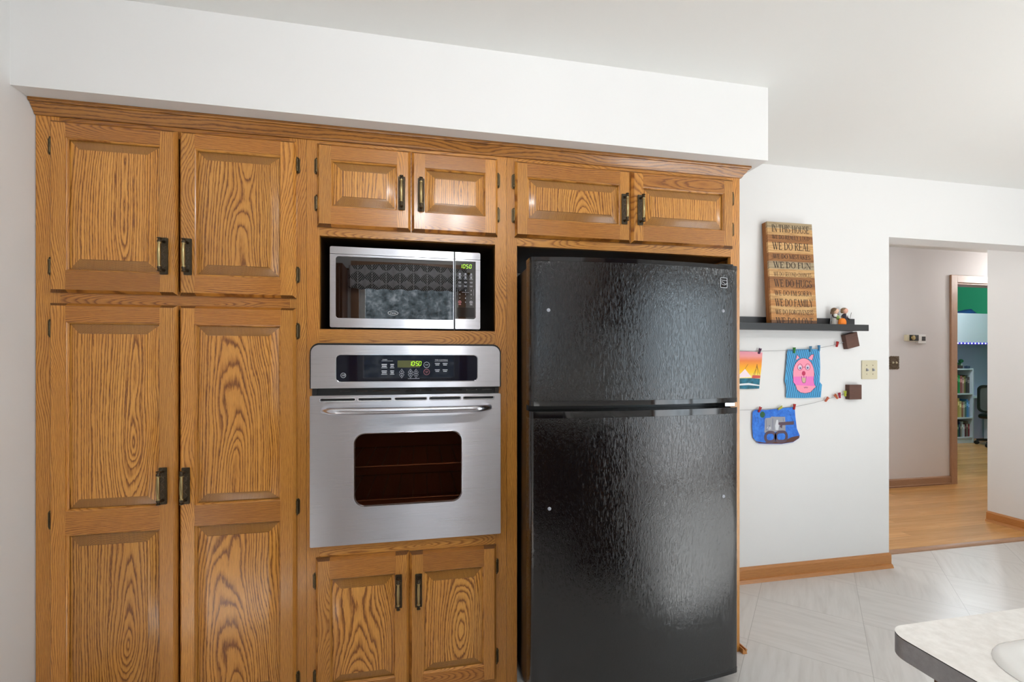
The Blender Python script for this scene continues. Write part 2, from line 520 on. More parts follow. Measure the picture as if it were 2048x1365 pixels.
# ------------------------------------------------------------------ mesh building
class MB:
    """collects faces; build() links them as ONE mesh object"""
    def __init__(self):
        self.F = []      # (points, material slot name, grain)
        self.smooth = None

    def face(self, pts, mat, grain=None):
        self.F.append(([Vector(p) for p in pts], mat, grain))

    def box(self, x0, x1, y0, y1, z0, z1, mat, grain=None):
        p = [(x, y, z) for x in (x0, x1) for y in (y0, y1) for z in (z0, z1)]
        for q in ((0, 1, 3, 2), (4, 6, 7, 5), (0, 4, 5, 1), (2, 3, 7, 6), (0, 2, 6, 4), (1, 5, 7, 3)):
            self.face([p[i] for i in q], mat, grain)
        return self

    def board(self, x0, x1, y0, y1, z0, z1, axis, mat='oak', off=0.0):
        c = {'z': (x0 + x1) / 2, 'x': (z0 + z1) / 2, 'y': (x0 + x1) / 2}[axis]
        return self.box(x0, x1, y0, y1, z0, z1, mat, (axis, c - off, random.random()))

    def prism(self, poly, a, b, mat, axis='y', grain=None):
        """polygon in the plane across axis, extruded from a to b"""
        def P(u, v, h):
            return {'y': (u, h, v), 'x': (h, u, v), 'z': (u, v, h)}[axis]
        n = len(poly)
        tris = tessellate_polygon([[Vector((u, v, 0)) for u, v in poly]])
        for t in tris:
            self.face([P(*poly[i], a) for i in t], mat, grain)
            self.face([P(*poly[i], b) for i in reversed(t)], mat, grain)
        for i in range(n):
            u, v = poly[i], poly[(i + 1) % n]
            self.face([P(*u, a), P(*v, a), P(*v, b), P(*u, b)], mat, grain)
        return self

    def plate(self, outer, holes, a, b, mat, grain=None):
        """plate in XZ with holes, from y=a to y=b"""
        loops = [outer] + list(holes)
        flat = [p for l in loops for p in l]
        tris = tessellate_polygon([[Vector((u, v, 0)) for u, v in l] for l in loops])
        for t in tris:
            self.face([(flat[i][0], a, flat[i][1]) for i in t], mat, grain)
            self.face([(flat[i][0], b, flat[i][1]) for i in reversed(t)], mat, grain)
        for l in loops:
            for i in range(len(l)):
                u, v = l[i], l[(i + 1) % len(l)]
                self.face([(u[0], a, u[1]), (v[0], a, v[1]), (v[0], b, v[1]), (u[0], b, u[1])], mat, grain)
        return self

    def rings(self, rings, mat, cap=True, closed=True, grain=None):
        for a, b in zip(rings, rings[1:]):
            n = len(a)
            for i in range(n if closed else n - 1):
                j = (i + 1) % n
                self.face([a[i], a[j], b[j], b[i]], mat, grain)
        if cap:
            self.face(list(reversed(rings[0])), mat, grain)
            self.face(rings[-1], mat, grain)
        return self

    def lathe(self, origin, axis, prof, mat, seg=16):
        """prof: (distance along axis, radius)"""
        o = Vector(origin)
        ax = Vector(axis).normalized()
        e1 = ax.orthogonal().normalized()
        e2 = ax.cross(e1)
        rs = [[o + ax * h + (e1 * math.cos(2 * math.pi * i / seg) + e2 * math.sin(2 * math.pi * i / seg)) * max(r, 1e-5)
               for i in range(seg)] for h, r in prof]
        return self.rings(rs, mat)

    def tube(self, pts, rad, mat, seg=10, flat=1.0):
        pts = [Vector(p) for p in pts]
        rads = rad if isinstance(rad, (list, tuple)) else [rad] * len(pts)
        rs = []
        prev = None
        for i, p in enumerate(pts):
            t = (pts[min(i + 1, len(pts) - 1)] - pts[max(i - 1, 0)]).normalized()
            e1 = (prev - t * prev.dot(t)).normalized() if prev is not None else t.orthogonal().normalized()
            prev = e1
            e2 = t.cross(e1)
            rs.append([p + (e1 * math.cos(2 * math.pi * k / seg) + e2 * math.sin(2 * math.pi * k / seg) * flat) * rads[i] for k in range(seg)])
        return self.rings(rs, mat)

    def ball(self, c, r, mat, seg=14, rot=None):
        rx, ry, rz = r if isinstance(r, (tuple, list)) else (r, r, r)
        rs = []
        n = seg // 2 + 1
        for j in range(n + 1):
            a = -math.pi / 2 + math.pi * j / n
            cr = max(math.cos(a), 1e-3)
            ring = [Vector((rx * cr * math.cos(2 * math.pi * i / seg), ry * cr * math.sin(2 * math.pi * i / seg), rz * math.sin(a))) for i in range(seg)]
            if rot:
                m3 = Euler(rot).to_matrix()
                ring = [m3 @ p for p in ring]
            rs.append([Vector(c) + p for p in ring])
        return self.rings(rs, mat)

    def build(self, name, parent=None, smooth=None, bevel=0.0, segs=2, loc=None, xf=None):
        names = []
        for _, m, _ in self.F:
            if m not in names:
                names.append(m)
        bm = bmesh.new()
        gl = bm.loops.layers.float_vector.new('grain')
        uv = bm.loops.layers.uv.new('brush')
        o_ = Vector(loc) if loc is not None else Vector()
        for pts, m, gr in self.F:
            try:
                f = bm.faces.new([bm.verts.new(p) for p in pts])
            except ValueError:
                continue
            f.material_index = names.index(m)
            for lp in f.loops:
                x, y, z = lp.vert.co
                lp[uv].uv = (z, x)
                if gr:
                    ax, c, sd, uc = gr if len(gr) == 4 else (*gr, None)
                    u_, v_ = (z, x - c) if ax == 'z' else (x, z - c) if ax == 'x' else (y, x - c)
                    w_ = z if ax == 'y' else y
                    lp[gl] = Vector((u_ - (uc if uc is not None else 0.0), v_ + w_ * 0.7, sd))
                else:
                    lp[gl] = Vector((z, x + y * 0.7, 0.37))
        bmesh.ops.remove_doubles(bm, verts=bm.verts, dist=2e-5)
        bmesh.ops.recalc_face_normals(bm, faces=bm.faces)
        if xf is not None:
            bm.transform(xf)
        if loc is not None:
            bm.transform(Matrix.Translation(-o_))
        me = bpy.data.meshes.new(name)
        bm.to_mesh(me)
        bm.free()
        for m in names:
            me.materials.append(MATS[m] if isinstance(m, str) else m)
        if smooth:
            me.shade_smooth()
            me.set_sharp_from_angle(angle=R(smooth))
        o = bpy.data.objects.new(name, me)
        C.objects.link(o)
        if loc is not None:
            o.location = o_
        if parent is not None:
            o.parent = parent
            if loc is not None:
                o.location = o_
        if bevel:
            md = o.modifiers.new('edge', 'BEVEL')
            md.width = bevel
            md.segments = segs
            md.limit_method = 'ANGLE'
            md.angle_limit = R(40)
        return o


def thing(name, label, cat, loc=(0, 0, 0), group=None):
    o = bpy.data.objects.new(name, None)
    C.objects.link(o)
    o.empty_display_size = 0.1
    o.location = loc
    o['label'], o['category'] = label, cat
    if group:
        o['group'] = group
    return o


def tag(o, label, cat, group=None):
    o['label'], o['category'] = label, cat
    if group:
        o['group'] = group
    return o


def keep(child, parent):
    """parent a mesh built in world coordinates under a thing whose base is elsewhere"""
    child.parent = parent
    base = parent
    off = Vector()
    while base is not None:
        off += base.location
        base = base.parent
    child.location = child.location - off
    return child


def struct(name, mb, **k):
    o = mb.build(name, **k)
    o['kind'] = 'structure'
    return o


def rrect(x0, x1, z0, z1, r, n=6, corners=(1, 1, 1, 1)):
    """rounded rectangle loop; corners = bottom left, bottom right, top right, top left"""
    out = []
    for (cx, cz, a0), on in zip(((x0 + r, z0 + r, 180), (x1 - r, z0 + r, 270), (x1 - r, z1 - r, 0), (x0 + r, z1 - r, 90)), corners):
        if on:
            for i in range(n + 1):
                a = R(a0 + 90 * i / n)
                out.append((cx + r * math.cos(a), cz + r * math.sin(a)))
        else:
            out.append((x0 if a0 in (180, 90) else x1, z0 if a0 in (180, 270) else z1))
    return out


def text_mb(mb, s, x, y, z, size, mat, width=None, align='CENTER', shear=0.0, depth=0.0004):
    """flat lettering on a surface that faces -Y"""
    cu = bpy.data.curves.new('lettering', 'FONT')
    cu.body = s
    cu.size = size
    cu.shear = shear
    cu.align_x = align
    cu.align_y = 'CENTER'
    cu.resolution_u = 2
    ob = bpy.data.objects.new('lettering', cu)
    C.objects.link(ob)
    dg = bpy.context.evaluated_depsgraph_get()
    me = bpy.data.meshes.new_from_object(ob.evaluated_get(dg))
    bpy.data.objects.remove(ob)
    xs = [v.co.x for v in me.vertices] or [0, 1]
    wd = max(xs) - min(xs)
    k = width / wd if width and wd > 1e-6 else 1.0
    for p in me.polygons:
        mb.face([(x + me.vertices[i].co.x * k, y, z + me.vertices[i].co.y) for i in p.vertices], mat)
    bpy.data.meshes.remove(me)
    bpy.data.curves.remove(cu)


SEG = {'0': 'abcdef', '1': 'bc', '5': 'afgcd'}


def seven(mb, s, x, y, z, h, pitch, mat, slant=0.12):
    wd = h * 0.5
    t = h * 0.12
    g = {'a': (0, h, wd, h), 'b': (wd, h / 2, wd, h), 'c': (wd, 0, wd, h / 2), 'd': (0, 0, wd, 0), 'e': (0, 0, 0, h / 2), 'f': (0, h / 2, 0, h), 'g': (0, h / 2, wd, h / 2)}
    for ch in s:
        if ch == ':':
            for q in (0.28, 0.72):
                cx = x - pitch * 0.12 + slant * h * q
                mb.face([(cx, y, z + h * q - t / 2), (cx + t, y, z + h * q - t / 2), (cx + t, y, z + h * q + t / 2), (cx, y, z + h * q + t / 2)], mat)
            x += pitch * 0.32
            continue
        for k in SEG[ch]:
            x0, z0, x1, z1 = g[k]
            d = t * 0.5
            if x0 == x1:
                q = [(x0 - d, z0 + d * .6), (x0 + d, z0 + d * .6), (x0 + d, z1 - d * .6), (x0 - d, z1 - d * .6)]
            else:
                q = [(x0 + d * .6, z0 - d), (x1 - d * .6, z0 - d), (x1 - d * .6, z0 + d), (x0 + d * .6, z0 + d)]
            mb.face([(x + a + slant * b, y, z + b) for a, b in q], mat)
        x += pitch


# ------------------------------------------------------------------ the room
def wall(name, x0, x1, y0, y1, z0, z1, mat='white_paint'):
    return struct(name, MB().box(x0, x1, y0, y1, z0, z1, mat))


OPEN_X, OPEN_Z = 2.866, 2.055          # cased opening to the hall
FARY, DOOR_X = 1.98, 5.475             # hall wall and the bedroom door in it
struct('floor_kitchen', MB().box(LEFT - 0.1, RIGHT + 0.1, REAR - 0.1, 0.69, -0.06, 0, 'vinyl_tile'))
struct('floor_hall', MB().box(2.3, 9.6, 0.735, 5.0, -0.06, 0.004, 'hardwood'))
struct('ceiling', MB().box(LEFT - 0.1, RIGHT + 0.1, REAR - 0.1, 0.69, CEIL, CEIL + 0.1, 'ceiling_paint'))
struct('ceiling_hall', MB().box(2.3, 9.6, 0.69, FARY + 0.12, CEIL, CEIL + 0.1, 'ceiling_paint'))
struct('ceiling_bedroom', MB().box(4.4, 9.6, FARY + 0.12, 5.1, 2.86, 2.96, 'ceiling_paint'))
wall('wall_left', LEFT - 0.1, LEFT, REAR - 0.1, BACK + 0.13, -0.02, CEIL)
struct('wall_back', MB().plate([(LEFT, 0), (OPEN_X, 0), (OPEN_X, OPEN_Z), (RIGHT, OPEN_Z), (RIGHT, CEIL), (LEFT, CEIL)], [], BACK, BACK + 0.135, 'white_paint'))
wall('wall_right', RIGHT, RIGHT + 0.12, REAR, 1.056, -0.02, CEIL)
struct('wall_rear', MB().plate([(LEFT, 0), (RIGHT, 0), (RIGHT, CEIL), (LEFT, CEIL)],
       [[(WIN1[0], WIN1[2]), (WIN1[1], WIN1[2]), (WIN1[1], WIN1[3]), (WIN1[0], WIN1[3])],
        [(WIN2[0], WIN2[2]), (WIN2[1], WIN2[2]), (WIN2[1], WIN2[3]), (WIN2[0], WIN2[3])]], REAR - 0.14, REAR, 'white_paint'))
struct('wall_hall', MB().plate([(2.3, 0), (DOOR_X, 0), (DOOR_X, 2.10), (6.32, 2.10), (6.32, 0), (9.6, 0), (9.6, 2.9), (2.3, 2.9)], [], FARY, FARY + 0.12, 'hall_paint'))
wall('wall_hall_left', 2.2, 2.3, BACK + 0.135, FARY, -0.02, CEIL, 'hall_paint')
wall('wall_hall_end', 9.5, 9.6, 0.7, FARY, -0.02, CEIL, 'hall_paint')
wall('wall_hall_front', RIGHT + 0.12, 9.5, 0.94, 1.056, -0.02, CEIL, 'hall_paint')
wall('wall_bedroom', 4.4, 9.6, 5.0, 5.1, 0, 2.86, 'green_paint')
wall('wall_bedroom_right', 9.5, 9.6, FARY + 0.12, 5.0, 0, 2.86, 'green_paint')
wall('wall_bedroom_left', 4.4, 4.5, FARY + 0.12, 5.0, 0, 2.86, 'green_paint')
SOFF_Z = 2.127
struct('trim_soffit', MB().box(LEFT, 1.441, -0.092, BACK, SOFF_Z, CEIL, 'white_paint'))


def base_profile(h=0.085, t=0.014, shoe=0.03):
    return [(0, 0), (-shoe, 0), (-shoe + 0.003, 0.008), (-t - 0.008, 0.019), (-t, 0.022), (-t, h - 0.012), (-t * 0.55, h - 0.003), (0, h)]


def baseboard(name, a, b, nrm, mat='trim_wood', h=0.085, shoe=0.03):
    """moulding swept along the floor from a to b, nrm points into the room"""
    a, b, n = Vector((*a, 0)), Vector((*b, 0)), Vector((*nrm, 0))
    mb = MB()
    prof = base_profile(h, shoe=shoe)
    along = 'x' if abs((b - a).x) > abs((b - a).y) else 'y'
    gr = (along, 0.0, random.random())
    rs = [[p + n * (-o) + Vector((0, 0, z)) for o, z in prof] for p in (a, b)]
    mb.rings(rs, mat, grain=gr)
    return struct(name, mb)


baseboard('baseboard_back', (1.396, BACK), (OPEN_X + 0.002, BACK), (0, -1))
baseboard('baseboard_hall', (2.3, FARY), (5.40, FARY), (0, -1), 'casing_wood', 0.092, 0.02)
baseboard('baseboard_right', (RIGHT, REAR), (RIGHT, 1.056), (-1, 0), 'trim_wood', 0.085)
baseboard('baseboard_left', (LEFT, REAR), (LEFT, -0.03), (1, 0))
baseboard('baseboard_cabinet', (1.377, -0.02), (1.377, BACK), (1, 0), 'trim_wood', 0.022, 0.022)
mb = MB()
mb.rings([[(x, 0.688, 0), (x, 0.692, 0.009), (x, 0.70, 0.013), (x, 0.728, 0.013), (x, 0.735, 0.005), (x, 0.735, 0)] for x in (OPEN_X, RIGHT)], 'casing_wood', grain=('x', 0.0, 0.4))
struct('trim_threshold', mb)

# casing of the bedroom door
mb = MB()
mb.board(5.395, 5.475, FARY - 0.02, FARY, 0, 2.18, 'z', 'casing_wood')
mb.board(6.32, 6.40, FARY - 0.02, FARY, 0, 2.18, 'z', 'casing_wood')
mb.board(5.475, 6.32, FARY - 0.02, FARY, 2.10, 2.18, 'x', 'casing_wood')
mb.board(5.462, 5.482, FARY - 0.005, FARY + 0.125, 0, 2.10, 'z', 'casing_wood', 0.1)
mb.board(6.313, 6.333, FARY - 0.005, FARY + 0.125, 0, 2.10, 'z', 'casing_wood', 0.1)
mb.board(5.482, 6.313, FARY - 0.005, FARY + 0.125, 2.085, 2.105, 'x', 'casing_wood')
struct('trim_door_casing', mb, bevel=0.004)


def window(name, x0, x1, z0, z1, mull):
    y0, y1 = REAR - 0.11, REAR - 0.05
    mb = MB()
    f = 0.045
    for a in ((x0, x0 + f, z0, z1), (x1 - f, x1, z0, z1)):
        mb.box(a[0], a[1], y0, y1, a[2], a[3], 'white_plastic')
    for a in ((x0 + f, x1 - f, z0, z0 + f), (x0 + f, x1 - f, z1 - f, z1)):
        mb.box(a[0], a[1], y0, y1, a[2], a[3], 'white_plastic')
    for m_ in mull:
        mb.box(m_ - 0.025, m_ + 0.025, y0, y1, z0 + f, z1 - f, 'white_plastic')
    o = struct(name, mb, bevel=0.003)
    cas = MB()
    for a in ((x0 - 0.07, x0, z0 - 0.07, z1 + 0.07), (x1, x1 + 0.07, z0 - 0.07, z1 + 0.07), (x0, x1, z1, z1 + 0.07), (x0, x1, z0 - 0.07, z0)):
        if a[2] < 0:
            a = (a[0], a[1], 0.0, a[3])
        if a[3] > a[2]:
            cas.box(a[0], a[1], REAR, REAR + 0.018, a[2], a[3], 'casing_wood', ('z' if a[1] - a[0] < 0.1 else 'x', a[0], random.random()))
    c = cas.build('window_casing', parent=o)
    g = MB().box(x0 + f, x1 - f, REAR - 0.082, REAR - 0.078, z0 + f, z1 - f, 'window_glass').build('pane', parent=o)
    return o


window('window_1', *WIN1, [])
window('door_1', *WIN2, [(WIN2[0] + WIN2[1]) / 2])


def fixture(x, y, z, r, label, nm):  # housing modelled around an added fill light
    t = thing(nm, label, 'ceiling lamp', (x, y, z), 'added fill lamps')
    keep(MB().lathe((x, y, z), (0, 0, -1), [(0, r * 0.8), (0.02, r * 0.8)], 'white_plastic', 24).build('canopy', smooth=40), t)
    keep(MB().lathe((x, y, z - 0.02), (0, 0, -1), [(0, r), (0.012, r), (0.035, r * 0.8), (0.046, r * 0.4), (0.05, 0.0)], 'fill_bulb', 28).build('diffuser', smooth=50), t)


# a gathered valance hangs over the rear window
mb = MB()
N = 60
top, bot, midr = [], [], []
vx0, vx1 = -0.64, 0.44
for i in range(N + 1):
    x = vx0 + (vx1 - vx0) * i / N
    y = REAR + 0.064 + 0.010 * math.sin(i * 1.7) + 0.006 * math.sin(i * 0.6)
    lift = 0.03 * math.sin(i / N * math.pi)
    top.append((x, REAR + 0.064 + 0.004 * math.sin(i * 2.3), 2.155 + lift))
    midr.append((x, y, 2.06))
    bot.append((x, y + 0.01, 1.945 + 0.006 * math.sin(i * 0.8)))
for a, b in ((top, midr), (midr, bot)):
    for i in range(N):
        mb.face([a[i], a[i + 1], b[i + 1], b[i]], 'leaf_fabric')
va = mb.build('valance', smooth=80)
md = va.modifiers.new('cloth', 'SOLIDIFY')
md.thickness = 0.003
tag(va, 'dark leaf print valance gathered over the window behind the camera', 'valance')
mb = MB().tube([(vx0 - 0.03, REAR + 0.036, 2.13), (vx1 + 0.03, REAR + 0.036, 2.13)], 0.008, 'brass', 10)
for x in (vx0 - 0.02, vx1 + 0.02):
    mb.tube([(x, REAR + 0.018, 2.13), (x, REAR + 0.036, 2.13)], 0.006, 'brass', 8)
tag(mb.build('curtain_rod', smooth=40), 'thin brass rod carrying the leaf print valance', 'curtain rod')

# ------------------------------------------------------------------ oak cabinets
YF = -0.02      # front of the doors


def door(parent, x0, x1, z0, z1, panels, hinge_side, hinges, hx, hz):
    """framed door with raised panels; panels = list of (z0, z1) of the openings, hx/hz centre of its pull"""
    sl = 0.049
    c, yb, yl = 0.009, -0.0005, -0.008
    px0, px1 = x0 + sl, x1 - sl
    mb = MB()
    rails = []
    zz = [z0] + [v for p in panels for v in p] + [z1]
    for i in range(0, len(zz), 2):
        rails.append((zz[i], zz[i + 1]))
    # stiles
    for sx0, sx1, outer in ((x0, px0, -1), (px1, x1, 1)):
        gr = ('z', (sx0 + sx1) / 2 + random.choice((-1, 1)) * random.uniform(0.03, 0.16), random.random())
        fx0, fx1 = (sx0 + c, sx1) if outer < 0 else (sx0, sx1 - c)
        mb.face([(fx0, YF, z0 + c), (fx1, YF, z0 + c), (fx1, YF, z1 - c), (fx0, YF, z1 - c)], 'oak', gr)
        ox, ix = (sx0, fx0) if outer < 0 else (sx1, fx1)
        mb.face([(ox, yl, z0), (ix, YF, z0 + c), (ix, YF, z1 - c), (ox, yl, z1)], 'oak', gr)
        mb.face([(ox, yl, z0), (ox, yb, z0), (ox, yb, z1), (ox, yl, z1)], 'oak', gr)
        inn = sx1 if outer < 0 else sx0
        for zo, zi in ((z0, z0 + c), (z1, z1 - c)):
            mb.face([(ox, yl, zo), (inn, yl, zo), (inn, YF, zi), (ix, YF, zi)], 'oak_end', gr)
            mb.face([(ox, yl, zo), (inn, yl, zo), (inn, yb, zo), (ox, yb, zo)], 'oak_end', gr)
    for i, (r0, r1) in enumerate(rails):
        gr = ('x', (r0 + r1) / 2 + random.choice((-1, 1)) * random.uniform(0.0, 0.1), random.random())
        f0, f1 = (r0 + c if i == 0 else r0), (r1 - c if i == len(rails) - 1 else r1)
        mb.face([(px0, YF, f0), (px1, YF, f0), (px1, YF, f1), (px0, YF, f1)], 'oak_rail', gr)
        if i == 0:
            mb.face([(px0, yl, r0), (px1, yl, r0), (px1, YF, f0), (px0, YF, f0)], 'oak_rail', gr)
            mb.face([(px0, yl, r0), (px1, yl, r0), (px1, yb, r0), (px0, yb, r0)], 'oak_rail', gr)
        if i == len(rails) - 1:
            mb.face([(px0, yl, r1), (px1, yl, r1), (px1, YF, f1), (px0, YF, f1)], 'oak_rail', gr)
            mb.face([(px0, yl, r1), (px1, yl, r1), (px1, yb, r1), (px0, yb, r1)], 'oak_rail', gr)
    mb.face([(x0, yb, z0), (x1, yb, z0), (x1, yb, z1), (x0, yb, z1)], 'oak', ('z', x0, 0.3))
    bd = 0.006
    for q0, q1 in panels:
        a = [(px0, q0), (px1, q0), (px1, q1), (px0, q1)]
        b = [(px0 + bd, q0 + bd), (px1 - bd, q0 + bd), (px1 - bd, q1 - bd), (px0 + bd, q1 - bd)]
        for i in range(4):
            j = (i + 1) % 4
            gr = ('x', q0, random.random()) if i % 2 == 0 else ('z', px0 + 0.1, random.random())
            a1, a2, b1, b2 = a[i], a[j], b[i], b[j]
            m1 = ((a1[0] * .55 + b1[0] * .45), (a1[1] * .55 + b1[1] * .45))
            m2 = ((a2[0] * .55 + b2[0] * .45), (a2[1] * .55 + b2[1] * .45))
            mb.face([(a1[0], YF, a1[1]), (a2[0], YF, a2[1]), (a2[0], YF + .003, a2[1]), (a1[0], YF + .003, a1[1])], 'oak', gr)
            mb.face([(a1[0], YF + .003, a1[1]), (a2[0], YF + .003, a2[1]), (m2[0], YF + .0045, m2[1]), (m1[0], YF + .0045, m1[1])], 'oak', gr)
            mb.face([(m1[0], YF + .0045, m1[1]), (m2[0], YF + .0045, m2[1]), (b2[0], YF + .0095, b2[1]), (b1[0], YF + .0095, b1[1])], 'oak', gr)
    d = mb.build('door', parent=parent)
    for q0, q1 in panels:
        pm = MB()
        gr = ('z', (px0 + px1) / 2 + random.uniform(-0.04, 0.04), random.random(), q0 + (q1 - q0) * random.choice((-0.25, 0.12, 0.3, 0.8, 1.2)))
        prof = [(0.003, 0.0125), (0.0075, 0.0125), (0.010, 0.0115), (0.018, 0.0085), (0.027, 0.005), (0.034, 0.0032), (0.038, 0.0028), (0.0385, 0.0006)]
        rs = []
        for t, dy in prof:
            rs.append([(px0 + t, YF + dy, q0 + t), (px1 - t, YF + dy, q0 + t), (px1 - t, YF + dy, q1 - t), (px0 + t, YF + dy, q1 - t)])
        for a, b in zip(rs, rs[1:]):
            for i in range(4):
                j = (i + 1) % 4
                pm.face([a[i], a[j], b[j], b[i]], 'oak_bevel' if i % 2 == 0 else 'oak_panel', gr)
        pm.face(rs[-1], 'oak_panel', gr)
        o = pm.build('raised_panel', parent=d, smooth=32)
    pull(d, hx, hz)
    for hzz in hinges:
        hinge(d, x0 - 0.0055 if hinge_side < 0 else x1 + 0.0055, hzz, hinge_side)
    return d


def pull(parent, x, z):
    mb = MB()
    y = YF
    L = 0.0625
    mb.plate(rrect(x - 0.0125, x + 0.0125, z - L, z + L, 0.003, 3), [], y - 0.0008, y - 0.0035, 'bronze')
    # raised rim and scrolling vine on the plate
    for sx in (-1, 1):
        mb.tube([(x + sx * 0.0112, y - 0.0036, z - L + 0.003), (x + sx * 0.0112, y - 0.0036, z + L - 0.003)], 0.0009, 'bronze', 6)
    vine = [(x + 0.005 * math.sin(k * 0.9), y - 0.0038, z - 0.04 + 0.08 * k / 20) for k in range(21)]
    mb.tube(vine, 0.0009, 'pewter', 6)
    for k in range(2, 20, 3):
        px_, _, pz_ = vine[k]
        sg = 1 if (k // 3) % 2 else -1
        mb.tube([(px_, y - 0.0038, pz_), (px_ + sg * 0.004, y - 0.0042, pz_ + 0.005), (px_ + sg * 0.006, y - 0.0038, pz_ + 0.003)], 0.0008, 'pewter', 6)
    yo = y - 0.030
    for s in (-1, 1):
        zc = z + s * 0.048
        mb.lathe((x, y - 0.003, zc), (0, -1, 0), [(0, 0.0055), (0.003, 0.0055), (0.006, 0.0036), (0.022, 0.0036), (0.029, 0.0045)], 'bronze', 12)
        mb.lathe((x, yo, zc - s * 0.004), (0, 0, s), [(-0.006, 0.0042), (-0.004, 0.0062), (0.001, 0.0068), (0.004, 0.005), (0.008, 0.0042), (0.009, 0.0068), (0.0115, 0.0068), (0.013, 0.003)], 'bronze' if s < 0 else 'bronze', 14)
        mb.lathe((x, yo, zc - s * 0.009), (0, 0, s), [(-0.003, 0.0055), (0.0, 0.0066), (0.004, 0.0055)], 'brass', 14)
    mb.tube([(x, yo - 0.003 * math.cos(t / 10 * math.pi / 2), z + 0.042 * t / 10) for t in range(-10, 11)],
            [0.0036 + 0.0022 * math.cos(t / 10 * math.pi / 2) for t in range(-10, 11)], 'brass', 14)
    return mb.build('handle', parent=parent, smooth=45)


def hinge(parent, x, z, side):
    mb = MB()
    mb.prism([(x - 0.0055, z - 0.022), (x + 0.0055, z - 0.022), (x + 0.0055, z + 0.022), (x + 0.003, z + 0.027), (x, z + 0.030), (x - 0.003, z + 0.027), (x - 0.0055, z + 0.022)][::1]
             + [], -0.0004, -0.003, 'hinge_metal')
    mb.prism([(x - 0.003, z - 0.027), (x + 0.003, z - 0.027), (x + 0.0055, z - 0.022), (x - 0.0055, z - 0.022)], -0.0004, -0.003, 'hinge_metal')
    bx = x - side * 0.003
    mb.lathe((bx, -0.007, z - 0.030), (0, 0, 1), [(0, 0.0012), (0.003, 0.003), (0.006, 0.0018), (0.008, 0.0042), (0.022, 0.0042), (0.0225, 0.0036), (0.0375, 0.0036), (0.038, 0.0042), (0.052, 0.0042), (0.054, 0.0018), (0.057, 0.003), (0.060, 0.001)], 'hinge_metal', 12)
    return mb.build('hinge', parent=parent, smooth=40)


YB = BACK - 0.006   # back of the cabinets
# --- pantry on the left
cab = thing('pantry_cabinet', 'tall oak pantry cabinet with four doors against the left wall', 'cabinet', (-0.82, 0.27, 0))
inv = Vector(cab.location)


def kpart(o):
    return keep(o, cab)


PX0, PX1 = LEFT + 0.002, -0.4055
fr = MB()
fr.board(PX0, -1.165, -0.0, 0.02, 0.0, 2.10, 'z', off=0.08)
fr.board(-0.462, PX1, -0.0, 0.02, 0.0, 2.10, 'z', off=-0.1)
for z0, z1 in ((2.045, 2.10), (1.455, 1.517), (0.0, 0.08)):
    fr.board(-1.165, -0.462, 0.0, 0.02, z0, z1, 'x', 'oak_rail', off=0.03)
kpart(fr.build('face_frame'))
cc = MB()
cc.board(PX0, PX0 + 0.016, 0.02, YB, 0, 2.125, 'z')
cc.board(PX1 - 0.016, PX1, 0.02, YB, 0, 2.125, 'z')
cc.board(PX0 + 0.016, PX1 - 0.016, YB - 0.01, YB, 0, 2.125, 'z')
for z in (0.07, 0.55, 1.02, 1.478, 1.80, 2.105):
    cc.board(PX0 + 0.016, PX1 - 0.016, 0.021, YB - 0.01, z, z + 0.018, 'x')
kpart(cc.build('carcass'))
for spec in ((-1.187, -0.8165, 1.5035, 2.067, [(1.575, 2.012)], -1, (1.984, 1.589), -0.852, 1.634),
             (-0.8095, -0.438, 1.5035, 2.067, [(1.572, 2.010)], 1, (1.984, 1.589), -0.780, 1.635),
             (-1.187, -0.8165, 0.045, 1.4685, [(0.11, 0.708), (0.785, 1.407)], -1, (1.386, 0.757, 0.13), -0.855, 0.855),
             (-0.8095, -0.438, 0.045, 1.4685, [(0.11, 0.712), (0.782, 1.405)], 1, (1.386, 0.753, 0.13), -0.786, 0.852)):
    d = door(None, *spec)
    kpart(d)

# --- oven tower in the middle
cab = thing('oven_cabinet', 'oak oven tower holding the microwave and the wall oven, four doors', 'cabinet', (-0.036, 0.27, 0))
OX0, OX1 = -0.4045, 0.3325
fr = MB()
fr.board(OX0, -0.361, 0, 0.02, 0, 2.10, 'z', off=0.12)
fr.board(0.287, OX1, 0, 0.02, 0, 2.10, 'z', off=-0.07)
for z0, z1 in ((2.045, 2.10), (1.7365, 1.785), (1.335, 1.3955), (0.545, 0.625), (0.0, 0.06)):
    fr.board(-0.361, 0.287, 0, 0.02, z0, z1, 'x', off=random.uniform(-0.01, 0.01))
fr.board(-0.055, -0.017, 0, 0.02, 1.785, 2.045, 'z')
fr.board(-0.062, -0.024, 0, 0.02, 0.06, 0.545, 'z')
kpart(fr.build('face_frame'))
cc = MB()
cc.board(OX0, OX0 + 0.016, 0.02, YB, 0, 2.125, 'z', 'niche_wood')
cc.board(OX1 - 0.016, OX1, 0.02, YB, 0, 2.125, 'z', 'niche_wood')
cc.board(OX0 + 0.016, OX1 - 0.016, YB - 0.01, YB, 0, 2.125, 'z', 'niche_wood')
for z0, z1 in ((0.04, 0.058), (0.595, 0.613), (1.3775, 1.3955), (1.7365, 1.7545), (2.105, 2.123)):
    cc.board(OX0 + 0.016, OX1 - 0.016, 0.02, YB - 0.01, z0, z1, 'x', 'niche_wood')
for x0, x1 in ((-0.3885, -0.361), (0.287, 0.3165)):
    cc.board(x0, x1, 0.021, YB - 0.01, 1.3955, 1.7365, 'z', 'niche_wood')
kpart(cc.build('carcass'))
